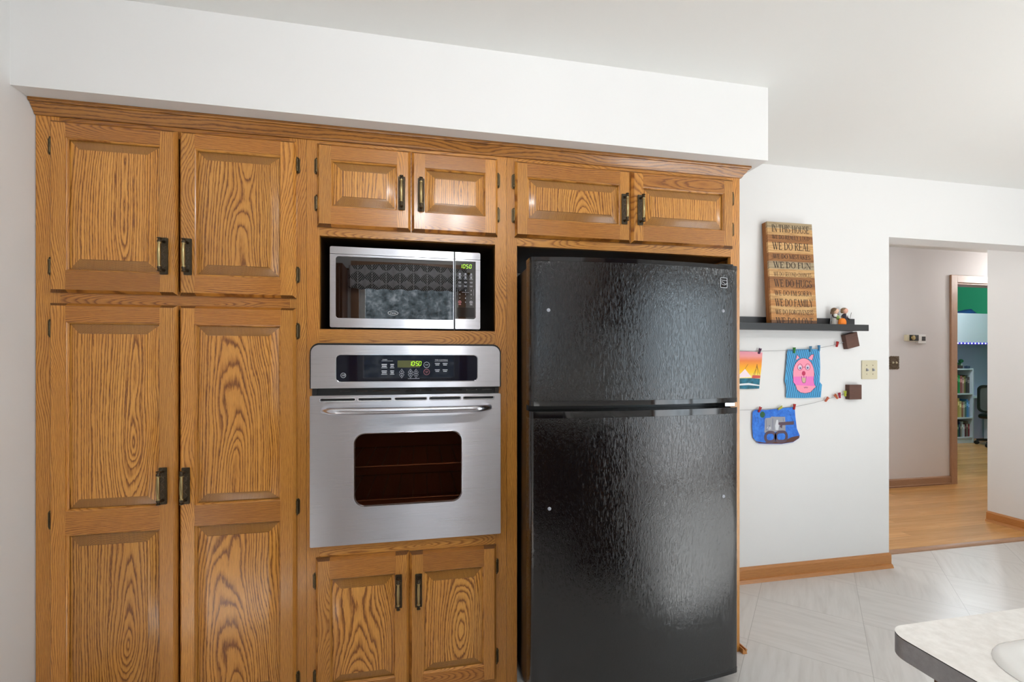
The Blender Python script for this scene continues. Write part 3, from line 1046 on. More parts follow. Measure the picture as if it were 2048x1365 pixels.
for spec in ((-0.3675, -0.0365, 1.767, 2.0685, [(1.840, 2.0105)], -1, (1.987, 1.853), -0.069, 1.904),
             (-0.0325, 0.2955, 1.767, 2.0685, [(1.838, 2.007)], 1, (1.987, 1.852), 0.002, 1.903),
             (-0.372, -0.0425, 0.035, 0.563, [(0.098, 0.488)], -1, (0.479, 0.126), -0.080, 0.421),
             (-0.0405, 0.290, 0.035, 0.560, [(0.098, 0.485)], 1, (0.474, 0.121), -0.007, 0.417)):
    kpart(door(None, *spec))

# --- cabinet over the refrigerator, with the panels of its alcove
cab = thing('refrigerator_cabinet', 'oak two-door cabinet bridging above the black refrigerator, side panel to the floor', 'cabinet', (0.85, 0.27, 0))
QX0, QX1 = 0.3335, 1.376
fr = MB()
fr.board(QX0, 0.375, 0, 0.02, 0, 2.10, 'z', off=0.05)
fr.board(1.331, QX1, 0, 0.02, 0, 2.10, 'z', off=-0.12)
for z0, z1 in ((2.045, 2.10), (1.736, 1.785)):
    fr.board(0.375, 1.331, 0, 0.02, z0, z1, 'x')
fr.board(0.835, 0.875, 0, 0.02, 1.785, 2.045, 'z')
kpart(fr.build('face_frame'))
cc = MB()
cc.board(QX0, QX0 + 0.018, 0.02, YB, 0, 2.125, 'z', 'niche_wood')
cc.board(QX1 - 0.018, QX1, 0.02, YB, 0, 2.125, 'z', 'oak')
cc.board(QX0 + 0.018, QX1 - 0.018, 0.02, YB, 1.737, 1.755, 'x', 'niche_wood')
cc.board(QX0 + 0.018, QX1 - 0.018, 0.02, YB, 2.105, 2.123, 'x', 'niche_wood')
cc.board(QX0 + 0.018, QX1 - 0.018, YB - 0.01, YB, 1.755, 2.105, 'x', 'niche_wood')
kpart(cc.build('carcass'))
for spec in ((0.364, 0.8525, 1.769, 2.0675, [(1.838, 2.006)], -1, (1.988, 1.854), 0.822, 1.904),
             (0.8575, 1.335, 1.769, 2.0675, [(1.842, 2.004)], 1, (1.988, 1.854), 0.893, 1.905)):
    kpart(door(None, *spec))

# --- crown moulding along all three
mb = MB()
prof = [(-0.0004, 2.083), (-0.006, 2.083), (-0.009, 2.088), (-0.011, 2.093), (-0.018, 2.101), (-0.024, 2.111), (-0.026, 2.114), (-0.031, 2.115), (-0.033, 2.119), (-0.033, 2.1265), (-0.0004, 2.1265)]
xr = 1.3764
path = lambda o, z: [(LEFT + 0.002, o, z), (xr - o, o, z), (xr - o, BACK - 0.002, z)]
lines = [path(o, z) for o, z in prof]
gx, gy = ('x', 2.02, random.random()), ('y', xr, random.random())
for a, b in zip(lines, lines[1:] + lines[:1]):
    mb.face([a[0], a[1], b[1], b[0]], 'oak_crown', gx)
    mb.face([a[1], a[2], b[2], b[1]], 'oak_crown', gy)
mb.face([l[0] for l in lines], 'oak_crown', gx)
mb.face([l[2] for l in lines], 'oak_crown', gy)
tag(mb.build('crown_molding', smooth=20), 'oak crown moulding along the cabinet tops under the white soffit', 'moulding')

# ------------------------------------------------------------------ microwave
mw = thing('microwave', 'stainless steel microwave with dark glass door in the open oak niche', 'microwave', (-0.05, 0.2, 1.3957))


def kp(mb, name, **k):
    return keep(mb.build(name, **k), mw)


mx0, mx1, mz0, mz1, my = -0.3315, 0.2325, 1.4045, 1.7075, 0.03
b = MB().box(mx0 + 0.003, mx1 - 0.003, my + 0.02, 0.42, mz0 + 0.003, mz1 - 0.003, 'black_plastic')
kp(b, 'body', bevel=0.004)
b = MB()
for x in (mx0 + 0.04, mx1 - 0.04):
    for y in (0.08, 0.36):
        b = MB().lathe((x, y, 1.3957), (0, 0, 1), [(0, 0.011), (0.012, 0.013)], 'black_plastic', 14)
        kp(b, 'foot', smooth=40)
zs = 1.6795
b = MB().plate(rrect(mx0, 0.1275, mz0, zs - 0.0008, 0.006, 4, (1, 0, 0, 0)), [rrect(-0.311, 0.1275 - 0.0015, 1.4395, 1.6775 - 0.006, 0.012, 5, (1, 0, 0, 1))], my, my + 0.02, 'steel')
d_ = kp(b, 'door', bevel=0.0012)
g_ = MB().box(-0.3105, 0.1262, my + 0.002, my + 0.012, 1.4400, 1.6710, 'microwave_glass').build('door_glass')
keep(g_, d_)
b = MB()
ov = [(-0.103 + 0.0195 * math.cos(R(a)), 1.4625 + 0.0088 * math.sin(R(a))) for a in range(0, 360, 12)]
ovi = [(-0.103 + 0.0178 * math.cos(R(a)), 1.4625 + 0.0074 * math.sin(R(a))) for a in range(0, 360, 12)]
b.plate(ov, [ovi], my + 0.0017, my + 0.0019, 'print_white')
text_mb(b, 'Oster', -0.103, my + 0.0017, 1.4625, 0.0105, 'print_white', 0.025, shear=0.3)
keep(b.build('logo'), d_)
b = MB().plate(rrect(0.1335, mx1, mz0, zs - 0.0008, 0.006, 4, (0, 1, 0, 0)), [rrect(0.1345, 0.2145, 1.4445, 1.6725, 0.010, 5, (0, 1, 0, 0))], my, my + 0.02, 'steel')
kp(b, 'control_frame', bevel=0.0012)
b = MB().plate(rrect(mx0, 0.1275, zs + 0.0008, mz1, 0.006, 4, (0, 0, 0, 1)), [], my, my + 0.02, 'steel')
b.plate(rrect(0.1335, mx1, zs + 0.0008, mz1, 0.006, 4, (0, 0, 1, 0)), [], my, my + 0.02, 'steel')
kp(b, 'top_trim', bevel=0.0012)
b = MB().box(0.1276, 0.1334, my + 0.006, my + 0.02, mz0 - 0.004, mz1 + 0.002, 'black_plastic')
kp(b, 'door_gap')
b = MB().box(0.1346, 0.2144, my + 0.002, my + 0.012, 1.4446, 1.6724, 'microwave_glass')
cg = kp(b, 'control_panel')
b = MB()
yy = my + 0.0016
seven(b, '1050', 0.1515, yy, 1.6455, 0.0145, 0.0125, 'display_green')
keep(b.build('display'), cg)
b = MB()
for r_, z in enumerate((1.622, 1.609)):
    for x in (0.1515, 0.174, 0.1965):
        b.lathe((x, yy + 0.0004, z), (0, -1, 0), [(0, 0.0042), (0.0003, 0.0042)], 'print_grey', 12)
        b.box(x - 0.007, x + 0.007, yy, yy + 0.0003, z - 0.0072, z - 0.0055, 'print_grey')
for z in (1.590, 1.575):
    for x in (0.1515, 0.174, 0.1965):
        b.box(x - 0.006, x + 0.006, yy, yy + 0.0003, z, z + 0.0018, 'print_grey')
        b.box(x - 0.005, x + 0.005, yy, yy + 0.0003, z - 0.0034, z - 0.0016, 'print_grey')
for i in range(9):
    text_mb(b, str(i + 1), 0.1515 + 0.0225 * (i % 3), yy, 1.5575 - 0.0155 * (i // 3), 0.0075, 'print_white')
text_mb(b, '0', 0.174, yy, 1.5110, 0.0075, 'print_white')
for x in (0.1425, 0.2055):
    b.box(x, x + 0.0006, yy, yy + 0.0003, 1.538, 1.562, 'print_grey')
b.box(0.160, 0.188, yy, yy + 0.0003, 1.5492, 1.5505, 'print_grey')
for x, m_ in ((0.1515, 'print_red'), (0.1965, 'print_white')):
    ring = [(x + 0.0062 * math.cos(R(a)), 1.511 + 0.0062 * math.sin(R(a))) for a in range(0, 360, 20)]
    ri = [(x + 0.0048 * math.cos(R(a)), 1.511 + 0.0048 * math.sin(R(a))) for a in range(0, 360, 20)]
    b.plate(ring, [ri], yy, yy + 0.0003, m_)
    b.lathe((x, yy + 0.0003, 1.511), (0, -1, 0), [(0, 0.0022), (0.0003, 0.0022)], m_, 10)
    b.box(x - 0.005, x + 0.005, yy, yy + 0.0003, 1.5005, 1.5025, m_)
keep(b.build('keypad'), cg)
b = MB().plate(rrect(0.141, 0.209, 1.452, 1.490, 0.004, 4), [], my + 0.0015, my + 0.0035, 'gloss_black')
keep(b.build('door_button', bevel=0.0006), cg)

# ------------------------------------------------------------------ wall oven
ov_ = thing('wall_oven', 'stainless steel built-in wall oven below the microwave', 'oven', (-0.041, 0.2, 0.613))


def ko(mb, name, parent=None, **k):
    return keep(mb.build(name, **k), parent or ov_)


ox0, ox1, oy = -0.388, 0.3045, -0.026
ko(MB().box(-0.352, 0.279, 0.0, 0.53, 0.628, 0.632, 'oven_cavity').box(-0.352, 0.279, 0.0, 0.53, 1.326, 1.330, 'oven_cavity')
   .box(-0.352, -0.348, 0.0, 0.53, 0.632, 1.326, 'oven_cavity').box(0.275, 0.279, 0.0, 0.53, 0.632, 1.326, 'oven_cavity')
   .box(-0.348, 0.275, 0.50, 0.53, 0.632, 1.326, 'oven_cavity'), 'oven_body')
tr = rrect(ox0 - 0.002, ox1 + 0.002, 1.179, 1.3435, 0.034, 8, (0, 0, 1, 1))
ko(MB().plate(tr, [], -0.0225, -0.0006, 'black_plastic'), 'panel_trim', bevel=0.002)
gw = rrect(-0.3005, 0.2155, 1.2020, 1.3020, 0.017, 6)
cp = ko(MB().plate(rrect(ox0 + 0.003, ox1 - 0.003, 1.180, 1.3365, 0.029, 8, (0, 0, 1, 1)), [gw], oy - 0.002, -0.0228, 'steel'), 'control_panel', bevel=0.0015)
ko(MB().plate(rrect(-0.3015, 0.2165, 1.2010, 1.3030, 0.018, 6), [rrect(-0.2985, 0.2135, 1.2040, 1.3000, 0.015, 6)], oy - 0.0035, oy - 0.0015, 'chrome'), 'window_rim', cp, bevel=0.0008)
cgl = ko(MB().plate(rrect(-0.2995, 0.2145, 1.2030, 1.3010, 0.016, 6), [], oy - 0.0012, oy + 0.003, 'control_glass'), 'control_glass', cp)
yy = oy - 0.0016
b = MB()
b.box(-0.0835, -0.0025, yy, yy + 0.0004, 1.2545, 1.2805, 'display_back')
seven(b, '10:50', -0.0425, yy - 0.0003, 1.2615, 0.0155, 0.0108, 'display_green')
ko(b, 'display', cp)
b = MB()
text_mb(b, 'OVEN', -0.129, yy, 1.2830, 0.0065, 'print_white', 0.017)
b.box(-0.141, -0.100, yy, yy + 0.0003, 1.2785, 1.2795, 'print_white')
text_mb(b, 'TIME CONTROLS', 0.077, yy, 1.2822, 0.0065, 'print_white', 0.048)
b.box(0.052, 0.102, yy, yy + 0.0003, 1.2775, 1.2783, 'print_white')
for x0_, x1_ in ((-0.1445, -0.1175), (-0.1135, -0.092)):
    for z_ in (1.264, 1.240):
        b.box(x0_ + 0.004, x1_ - 0.004, yy, yy + 0.0003, z_, z_ + 0.0035, 'print_white')
        b.box(x0_ + 0.005, x1_ - 0.005, yy, yy + 0.0003, z_ - 0.0065, z_ - 0.003, 'print_white')
        b.box(x0_ + 0.003, x1_ - 0.003, yy, yy + 0.0003, z_ - 0.0115, z_ - 0.0095, 'print_white')
for xc in (0.062, 0.091):
    for z_ in (1.268, 1.244):
        b.box(xc - 0.009, xc + 0.009, yy, yy + 0.0003, z_, z_ + 0.0025, 'print_white')
        b.box(xc - 0.007, xc + 0.007, yy, yy + 0.0003, z_ - 0.0055, z_ - 0.003, 'print_white')
b.box(-0.046, -0.004, yy, yy + 0.0003, 1.2120, 1.2138, 'print_grey')
for x in (-0.0685, -0.0365, -0.0165):
    for sg, zb in ((1, 1.2345), (-1, 1.2300)):
        o_ = [(x - 0.0088, zb), (x + 0.0088, zb), (x + 0.0088, zb + sg * 0.003), (x, zb + sg * 0.0155), (x - 0.0088, zb + sg * 0.003)]
        b.plate(o_, [[(x + (u - x) * 0.78, zb + sg * 0.0008 + (v - zb) * 0.8) for u, v in o_]], yy, yy + 0.0003, 'print_grey')
        b.lathe((x, yy + 0.0003, zb + sg * 0.0055), (0, -1, 0), [(0, 0.0030), (0.0003, 0.0030)], 'print_grey', 4)
    b.box(x - 0.006, x + 0.006, yy, yy + 0.0003, 1.2312, 1.2330, 'print_grey')
for z_, m_, ss in ((1.2640, 'print_white', ['START']), (1.2375, 'print_red', ['CLEAR', 'OFF'])):
    ring = [(0.0225 + 0.0112 * math.cos(R(a)), z_ + 0.0112 * math.sin(R(a))) for a in range(0, 360, 15)]
    ri = [(0.0225 + 0.0100 * math.cos(R(a)), z_ + 0.0100 * math.sin(R(a))) for a in range(0, 360, 15)]
    b.plate(ring, [ri], yy, yy + 0.0003, m_)
    for i, s_ in enumerate(ss):
        text_mb(b, s_, 0.0225, yy, z_ + (0.0022 if len(ss) > 1 else 0) - 0.0048 * i, 0.0052, m_, 0.0125 if i == 0 else 0.008)
ko(b, 'keypad_print', cp)
b = MB()
ring = [(-0.2745 + 0.0092 * math.cos(R(a)), 1.2265 + 0.0092 * math.sin(R(a))) for a in range(0, 360, 12)]
ri = [(-0.2745 + 0.0080 * math.cos(R(a)), 1.2265 + 0.0080 * math.sin(R(a))) for a in range(0, 360, 12)]
b.plate(ring, [ri], yy, yy + 0.0003, 'print_white')
text_mb(b, 'GE', -0.2745, yy, 1.2265, 0.0095, 'print_white', 0.0115, shear=0.25)
ko(b, 'logo', cp)
b = MB().box(ox0 + 0.006, ox1 - 0.006, -0.010, -0.0006, 1.150, 1.179, 'black_plastic')
for i in range(10):
    x = -0.29 + 0.058 * i
    b.box(x, x + 0.040, -0.0125, -0.0099, 1.166, 1.170, 'gloss_black')
for x in (ox0 + 0.006, ox1 - 0.022):
    b.box(x, x + 0.016, -0.020, -0.010, 1.154, 1.178, 'black_plastic')
ko(b, 'vent_strip')
# door with slots and window
slots = []
for a, b_ in ((-0.3545, -0.2325), (-0.2235, -0.1045), (-0.0945, 0.0235), (0.0325, 0.1505), (0.1600, 0.2785)):
    slots.append((a + 0.001, b_ - 0.001))
ow = rrect(-0.2360, 0.1535, 0.7480, 1.0130, 0.037, 8)
outer = rrect(ox0, ox1, 0.6100, 1.1535, 0.004, 3)
sl_loops = [rrect(a, b_, 1.1340, 1.1430, 0.0044, 5) for a, b_ in slots]
od = ko(MB().plate(outer, [ow] + sl_loops, oy - 0.003, -0.014, 'steel'), 'door', bevel=0.0018)
b = MB().box(ox0 + 0.004, ox1 - 0.004, -0.0138, -0.0012, 0.6115, 0.735, 'black_plastic').box(ox0 + 0.004, ox1 - 0.004, -0.0138, -0.0012, 1.026, 1.150, 'black_plastic')
b.box(ox0 + 0.004, -0.248, -0.0138, -0.0012, 0.735, 1.026, 'black_plastic').box(0.166, ox1 - 0.004, -0.0138, -0.0012, 0.735, 1.026, 'black_plastic')
ko(b, 'door_liner', od)
b = MB()
for a, b_ in slots:
    b.plate(rrect(a - 0.003, b_ + 0.003, 1.1312, 1.1458, 0.0072, 5), [rrect(a, b_, 1.1342, 1.1428, 0.0042, 5)], oy - 0.0045, oy - 0.0025, 'chrome')
ko(b, 'vent_rim', od, bevel=0.0006)
ko(MB().plate(rrect(-0.2385, 0.1560, 0.7455, 1.0155, 0.0395, 8), [rrect(-0.2345, 0.1520, 0.7495, 1.0115, 0.0355, 8)], oy - 0.0042, oy - 0.0022, 'chrome'), 'window_rim', od, bevel=0.0007)
ko(MB().plate(rrect(-0.2355, 0.1530, 0.7485, 1.0125, 0.0365, 8), [], oy - 0.0005, oy + 0.004, 'oven_glass'), 'window_glass', od)
b = MB()
hpts, hr = [], []
for i in range(41):
    t = i / 40
    x = -0.342 + 0.602 * t
    e = min(t, 1 - t) / 0.10
    y = -0.030 - 0.046 * (1 - (1 - min(e, 1)) ** 2) - 0.010 * math.sin(math.pi * t)
    hpts.append((x, y, 1.1015))
    hr.append(0.0125 if 0.03 < t < 0.97 else 0.0108)
b.tube(hpts, hr, 'satin_steel', 18)
ko(b, 'handle', od, smooth=60)
for z in (0.742, 0.872):
    b = MB()
    b.tube([(-0.345, 0.06, z), (0.272, 0.06, z)], 0.0032, 'rack_metal', 8)
    for i in range(11):
        x = -0.32 + 0.058 * i
        b.tube([(x, 0.06, z + 0.003), (x, 0.46, z + 0.003)], 0.0018, 'rack_metal', 6)
    b.tube([(-0.345, 0.46, z), (0.272, 0.46, z)], 0.0032, 'rack_metal', 8)
    ko(b, 'oven_rack', smooth=60)

# ------------------------------------------------------------------ refrigerator
rf = thing('refrigerator', 'large black top-freezer refrigerator with pebbled doors under the oak cabinet', 'refrigerator', (0.80, 0.17, 0))


def kr(mb, name, parent=None, **k):
    return keep(mb.build(name, **k), parent or rf)


fx0, fx1 = 0.384, 1.222
fc, hw = (fx0 + fx1) / 2, (fx1 - fx0) / 2
FE, SAG = -0.192, 0.036
kr(MB().box(fx0 + 0.004, fx1 - 0.006, -0.112, 0.50, 0.055, 1.628, 'black_plastic'), 'body', bevel=0.006)


def bow(n=26, inset=0.0, back=-0.125, r=0.016):
    """outline of a bowed door seen from above"""
    out = [(fx0 + inset, back)]
    for i in range(n + 1):
        t = -1 + 2 * i / n
        x = fc + (hw - inset) * t
        y = FE - SAG * (1 - t * t)
        e = (1 - abs(t)) * hw
        if e < r:
            y += r - math.sqrt(max(0, r * r - (r - e) ** 2))
        out.append((x, y + inset))
    out.append((fx1 - inset, back))
    return out


def slab(z0, z1, inset, mat, name, parent):
    # finer sampling near the rounded edges
    xs = [fx0 + inset]
    ts = sorted(set([-1 + 2 * i / 24 for i in range(25)] + [s * (1 - v) for v in (0.004, 0.010, 0.018, 0.028) for s in (-1, 1)]))
    pts = [(fx0 + inset, -0.125)]
    r = 0.016
    for t in ts:
        x = fc + (hw - inset) * t
        e = (1 - abs(t)) * hw
        y = FE - SAG * (1 - t * t)
        if e < r:
            y += r - math.sqrt(max(0, r * r - (r - e) ** 2))
        pts.append((x, y + inset))
    pts.append((fx1 - inset, -0.125))
    return kr(MB().prism(pts, z0, z1, mat, 'z'), name, parent, smooth=35)


for (za, zb, zc_, zd) in ((1.118, 1.136, 1.634, 1.650), (0.060, 0.078, 1.074, 1.098)):
    nm = 'freezer_door' if za > 1 else 'door'
    dr = slab(zb, zc_, 0.0, 'pebbled_black', nm, rf)
    for a, b_, ins in ((za, zb - 0.0004, -0.0006), (zc_ + 0.0004, zd, -0.0006)):
        cap = slab(a, b_, ins, 'gloss_black', 'door_cap', dr)
        md = cap.modifiers.new('edge', 'BEVEL')
        md.width = 0.006
        md.segments = 3
        md.limit_method = 'ANGLE'
        md.angle_limit = R(60)
    kr(MB().box(fx0 + 0.010, fx1 - 0.010, -0.1245, -0.1125, za + 0.01, zd - 0.01, 'dark_gasket'), 'gasket', dr)
    yp = lambda x: FE - SAG * (1 - ((x - fc) / hw) ** 2)
    for x, z in (((0.447, 1.460), (1.145, 1.472)) if za > 1 else ((0.450, 0.752), (1.147, 0.756))):
        kr(MB().lathe((x, yp(x) + 0.001, z), (0, -1, 0), [(0, 0.0065), (0.002, 0.0065), (0.0026, 0.005), (0.0027, 0.0)], 'print_grey', 16), 'plug', dr, smooth=40)
    if za > 1:
        bx, bz, byy = 1.147, 1.581, yp(1.147) - 0.0008
        m = MB()
        m.plate(rrect(-0.0165, 0.0165, -0.0195, 0.0195, 0.003, 4), [rrect(-0.0150, 0.0150, -0.0180, 0.0180, 0.002, 4)], -0.0012, 0.0, 'print_white')
        m.plate(rrect(-0.0150, 0.0150, -0.0180, 0.0180, 0.002, 4), [], -0.0004, 0.0, 'gloss_black')
        text_mb(m, 'Kenmore', 0, -0.0009, 0.0095, 0.0075, 'print_white', 0.025)
        for s_ in (lambda t: 0.002 + 0.004 * math.sin(t * 5.2 + 0.4), lambda t: -0.0015 - 0.004 * math.sin(t * 4.2 - 0.5)):
            ln = [(-0.0145 + 0.029 * i / 16, s_(i / 16) - 0.003) for i in range(17)]
            for p, q in zip(ln, ln[1:]):
                m.face([(p[0], -0.0009, p[1] - 0.0007), (q[0], -0.0009, q[1] - 0.0007), (q[0], -0.0009, q[1] + 0.0007), (p[0], -0.0009, p[1] + 0.0007)], 'print_white')
        ang = math.atan2(SAG * 2 * (bx - fc) / hw ** 2, 1)
        o = m.build('badge', xf=Matrix.Translation((bx, byy, bz)) @ Matrix.Rotation(ang, 4, 'Z'))
        keep(o, dr)
kr(MB().box(fx1 - 0.075, fx1 - 0.008, -0.175, -0.08, 1.6505, 1.662, 'black_plastic'), 'hinge_cover', bevel=0.004)
kr(MB().box(fx1 - 0.055, fx1 - 0.010, -0.185, -0.1255, 1.1, 1.1165, 'chrome'), 'middle_hinge', bevel=0.002)
b = MB().box(fx0 + 0.02, fx1 - 0.02, -0.10, -0.08, 0.004, 0.0545, 'black_plastic')
for i in range(8):
    b.box(fx0 + 0.05, fx1 - 0.05, -0.106, -0.10, 0.010 + 0.0055 * i, 0.0125 + 0.0055 * i, 'black_plastic')
kr(b, 'toe_grille')
for x in (fx0 + 0.06, fx1 - 0.06):
    for y in (0.0, 0.44):
        kr(MB().lathe((x, y, 0), (0, 0, 1), [(0, 0.018), (0.055, 0.018)], 'black_plastic', 12), 'foot', smooth=40)

# ------------------------------------------------------------------ picture ledge and what stands on it
LZ = 1.478
b = MB()
b.box(1.377, 2.597, 0.455, 0.4665, 1.4575, 1.4945, 'black_lacquer')
b.box(1.377, 2.597, 0.4665, 0.540, 1.4615, LZ, 'black_lacquer')
b.box(1.377, 2.592, 0.540, 0.5545, 1.4615, 1.537, 'black_lacquer')
tag(b.build('picture_ledge', bevel=0.001), 'long black picture ledge on the white wall right of the refrigerator', 'shelf')

# wooden sign: narrow planks with painted lines
SG = thing('wooden_sign', 'tall plank sign with painted lines of words leaning on the black ledge', 'sign', (1.952, 0.4725, LZ + 0.0030))
SG.rotation_euler = (-0.062, 0, 0)
SW, SH, ST = 0.303, 0.604, 0.040
b = MB()
cuts = [0, .055, .125, .19, .245, .305, .36, .425, .47, .545, .62, .70, .80, .875, .94, 1.0]
tones = ['dark', 'tan', 'light', 'tan', 'light', 'tan', 'brown', 'brown', 'light', 'grey', 'brown', 'light', 'brown', 'light', 'grey']
for a, c_, tn_ in zip(cuts, cuts[1:], tones):
    b.board(0, SW, 0, 0.012, SH * a, SH * c_, 'x', 'pallet_' + tn_)
b.board(0, SW, 0.012, ST, 0.0, SH, 'z', 'pallet_side')
keep_o = b.build('plank_board', parent=SG)
T, TH = 0.15, 0.062


def glyph(ch):
    L = lambda x0, y0, x1, y1, w_: ('L', x0, y0, x1, y1, w_)
    S = lambda x, y: ('S', x, y)
    A = lambda *a: ('A', *a)
    stem = lambda x: [L(x, 0, x, 1, T), S(x, 0), S(x, 1)]
    g = {
        'I': (.34, stem(.17)),
        'N': (.86, [L(.14, 0, .14, 1, TH), L(.14, 1, .72, 0, T), L(.72, 0, .72, 1, TH), S(.14, 0), S(.1, 1), S(.72, 1)]),
        'T': (.72, [L(.36, 0, .36, 1, T), S(.36, 0), L(.03, .965, .69, .965, .07), L(.05, .97, .05, .78, TH), L(.67, .97, .67, .78, TH)]),
        'H': (.9, stem(.18) + stem(.72) + [L(.18, .52, .72, .52, TH)]),
        'S': (.6, [A(.29, .745, .19, .225, 40, 270), A(.29, .26, .21, .23, -140, 90), L(.47, .95, .47, .74, TH), L(.07, .05, .07, .28, TH)]),
        'O': (.84, [A(.42, .5, .33, .47, 0, 360)]),
        'U': (.86, [L(.18, .32, .18, 1, T), S(.18, 1), A(.445, .32, .265, .29, 180, 360), L(.71, .32, .71, 1, TH), S(.71, 1)]),
        'E': (.7, stem(.17) + [L(.17, .965, .6, .965, .07), L(.17, .52, .48, .52, TH), L(.17, .035, .62, .035, .07), L(.59, .97, .59, .78, TH), L(.62, .03, .62, .24, TH), L(.48, .42, .48, .62, TH)]),
        'F': (.64, stem(.17) + [L(.17, .965, .58, .965, .07), L(.17, .52, .46, .52, TH), L(.57, .97, .57, .78, TH), L(.46, .42, .46, .62, TH)]),
        'W': (1.14, [L(.1, 1, .36, 0, T), L(.36, 0, .58, .95, TH), L(.54, 1, .78, 0, T), L(.78, 0, 1.04, 1, TH), S(.1, 1), S(.54, 1), S(1.04, 1)]),
        'D': (.84, stem(.17) + [A(.26, .5, .45, .465, -90, 90), L(.17, .965, .27, .965, .07), L(.17, .035, .27, .035, .07)]),
        'R': (.8, stem(.17) + [A(.3, .745, .26, .225, -90, 90), L(.17, .965, .31, .965, .07), L(.17, .52, .31, .52, TH), L(.34, .52, .68, 0, T), S(.7, 0)]),
        'A': (.82, [L(.1, 0, .4, 1, TH), L(.4, 1, .7, 0, T), L(.2, .33, .6, .33, TH), S(.1, 0), S(.7, 0)]),
        'L': (.66, stem(.17) + [L(.17, .035, .6, .035, .07), L(.6, .03, .6, .27, TH)]),
        'Y': (.78, [L(.1, 1, .39, .48, T), L(.68, 1, .39, .48, TH), L(.39, .5, .39, 0, T), S(.39, 0), S(.1, 1), S(.68, 1)]),
        'M': (1.02, [L(.14, 0, .16, 1, TH), L(.16, 1, .5, .05, T), L(.5, .05, .84, 1, TH), L(.86, 0, .84, 1, T), S(.14, 0), S(.86, 0), S(.14, 1), S(.86, 1)]),
        'K': (.82, stem(.17) + [L(.2, .42, .62, 1, TH), L(.3, .56, .68, 0, T), S(.64, 1), S(.7, 0)]),
        'C': (.76, [A(.42, .5, .33, .47, 42, 318), L(.67, .95, .67, .72, TH), L(.67, .05, .67, .2, TH)]),
        'G': (.84, [A(.42, .5, .33, .47, 42, 330), L(.67, .95, .67, .72, TH), L(.68, .06, .68, .42, T), S(.68, .42)]),
        'V': (.8, [L(.1, 1, .4, 0, T), L(.4, 0, .7, 1, TH), S(.1, 1), S(.7, 1)]),
        "'": (.2, [L(.1, 1, .08, .74, .09)]),
        ' ': (.34, []),
    }
    return g[ch]


def serif_line(s, x0, x1, z0, z1, y):
    tot = sum(glyph(c)[0] for c in s)
    kx, kz = (x1 - x0) / tot, (z1 - z0)
    mb = MB()
    x = x0
    for n_, ch in enumerate(s):
        wd, st = glyph(ch)
        P = lambda u, v: (x + u * kx, y, z0 + v * kz)
        for i_, q in enumerate(st):
            y = -0.0006 - 0.00002 * i_
            if q[0] == 'L':
                _, a, b_, c_, d_2, w_ = q
                if abs(a - c_) < abs(b_ - d_2):
                    mb.face([P(a - w_ / 2, b_), P(a + w_ / 2, b_), P(c_ + w_ / 2, d_2), P(c_ - w_ / 2, d_2)], 'sign_ink')
                else:
                    mb.face([P(a, b_ - w_ / 2), P(c_, d_2 - w_ / 2), P(c_, d_2 + w_ / 2), P(a, b_ + w_ / 2)], 'sign_ink')
            elif q[0] == 'S':
                _, a, b_ = q
                dz = 0.05 if b_ < 0.2 else -0.05
                mb.face([P(a - .13, b_), P(a + .13, b_), P(a + .13, b_ + dz), P(a - .13, b_ + dz)], 'sign_ink')
            else:
                _, cx, cz, rx, rz, a0, a1 = q
                n = max(6, int(abs(a1 - a0) / 15))
                for i in range(n):
                    t0, t1 = R(a0 + (a1 - a0) * i / n), R(a0 + (a1 - a0) * (i + 1) / n)
                    f = lambda t, s_: P(cx + (rx + s_ * (0.03 + 0.045 * abs(math.cos(t)))) * math.cos(t), cz + (rz + s_ * 0.032) * math.sin(t))
                    mb.face([f(t0, -1), f(t1, -1), f(t1, 1), f(t0, 1)], 'sign_ink')
        x += wd * kx
    return mb.build('lettering', parent=SG)


rows = [('IN THIS HOUSE', 65, 160), ('WE DO REALLY LOUD', 197, 250), ('WE DO REAL', 290, 388), ('WE DO MISTAKES', 442, 500), ('WE DO FUN', 540, 622), ('WE DO SECOND CHANCES', 672, 726),
        ('WE DO HUGS', 768, 862), ("WE DO I'M SORRY", 908, 972), ('WE DO FAMILY', 1014, 1110), ('WE DO FORGIVENESS', 1150, 1212), ('WE DO LOVE', 1250, 1342)]
for s_, a, b_ in rows:
    f0, f1 = (a - 30) / 1325, (b_ - 30) / 1325
    serif_line(s_, 0.028, SW - 0.022, SH * (1 - f1), SH * (1 - f0), -0.0006)


def figure_base(x, y):
    return (x, y, LZ)


FY = 0.5185
# bride
bx = 2.426
t = thing('bride_figurine', 'small bride figurine in white with green bouquet on the black ledge', 'figurine', figure_base(bx, FY))
m = MB().lathe((bx, FY, LZ), (0, 0, 1), [(0, 0.019), (0.004, 0.020), (0.03, 0.0175), (0.055, 0.0155), (0.068, 0.016), (0.080, 0.012), (0.086, 0.006)], 'paper_white', 20)
keep(m.build('gown', smooth=60), t)
m = MB()
for s_ in (-1, 1):
    m.tube([(bx + s_ * 0.016, FY, LZ + 0.076), (bx + s_ * 0.019, FY - 0.008, LZ + 0.064), (bx + s_ * 0.008, FY - 0.018, LZ + 0.060)], [0.0045, 0.004, 0.0035], colour(70, 62, 60), 8)
keep(m.build('arms', smooth=60), t)
m = MB().ball((bx + 0.003, FY - 0.002, LZ + 0.100), (0.0165, 0.0165, 0.017), colour(226, 186, 160))
keep(m.build('head', smooth=80), t)
m = MB().ball((bx - 0.003, FY + 0.003, LZ + 0.106), (0.0185, 0.0175, 0.0155), colour(112, 88, 64)).ball((bx - 0.012, FY + 0.006, LZ + 0.092), (0.010, 0.012, 0.016), colour(112, 88, 64))
keep(m.build('hair', smooth=80), t)
m = MB()
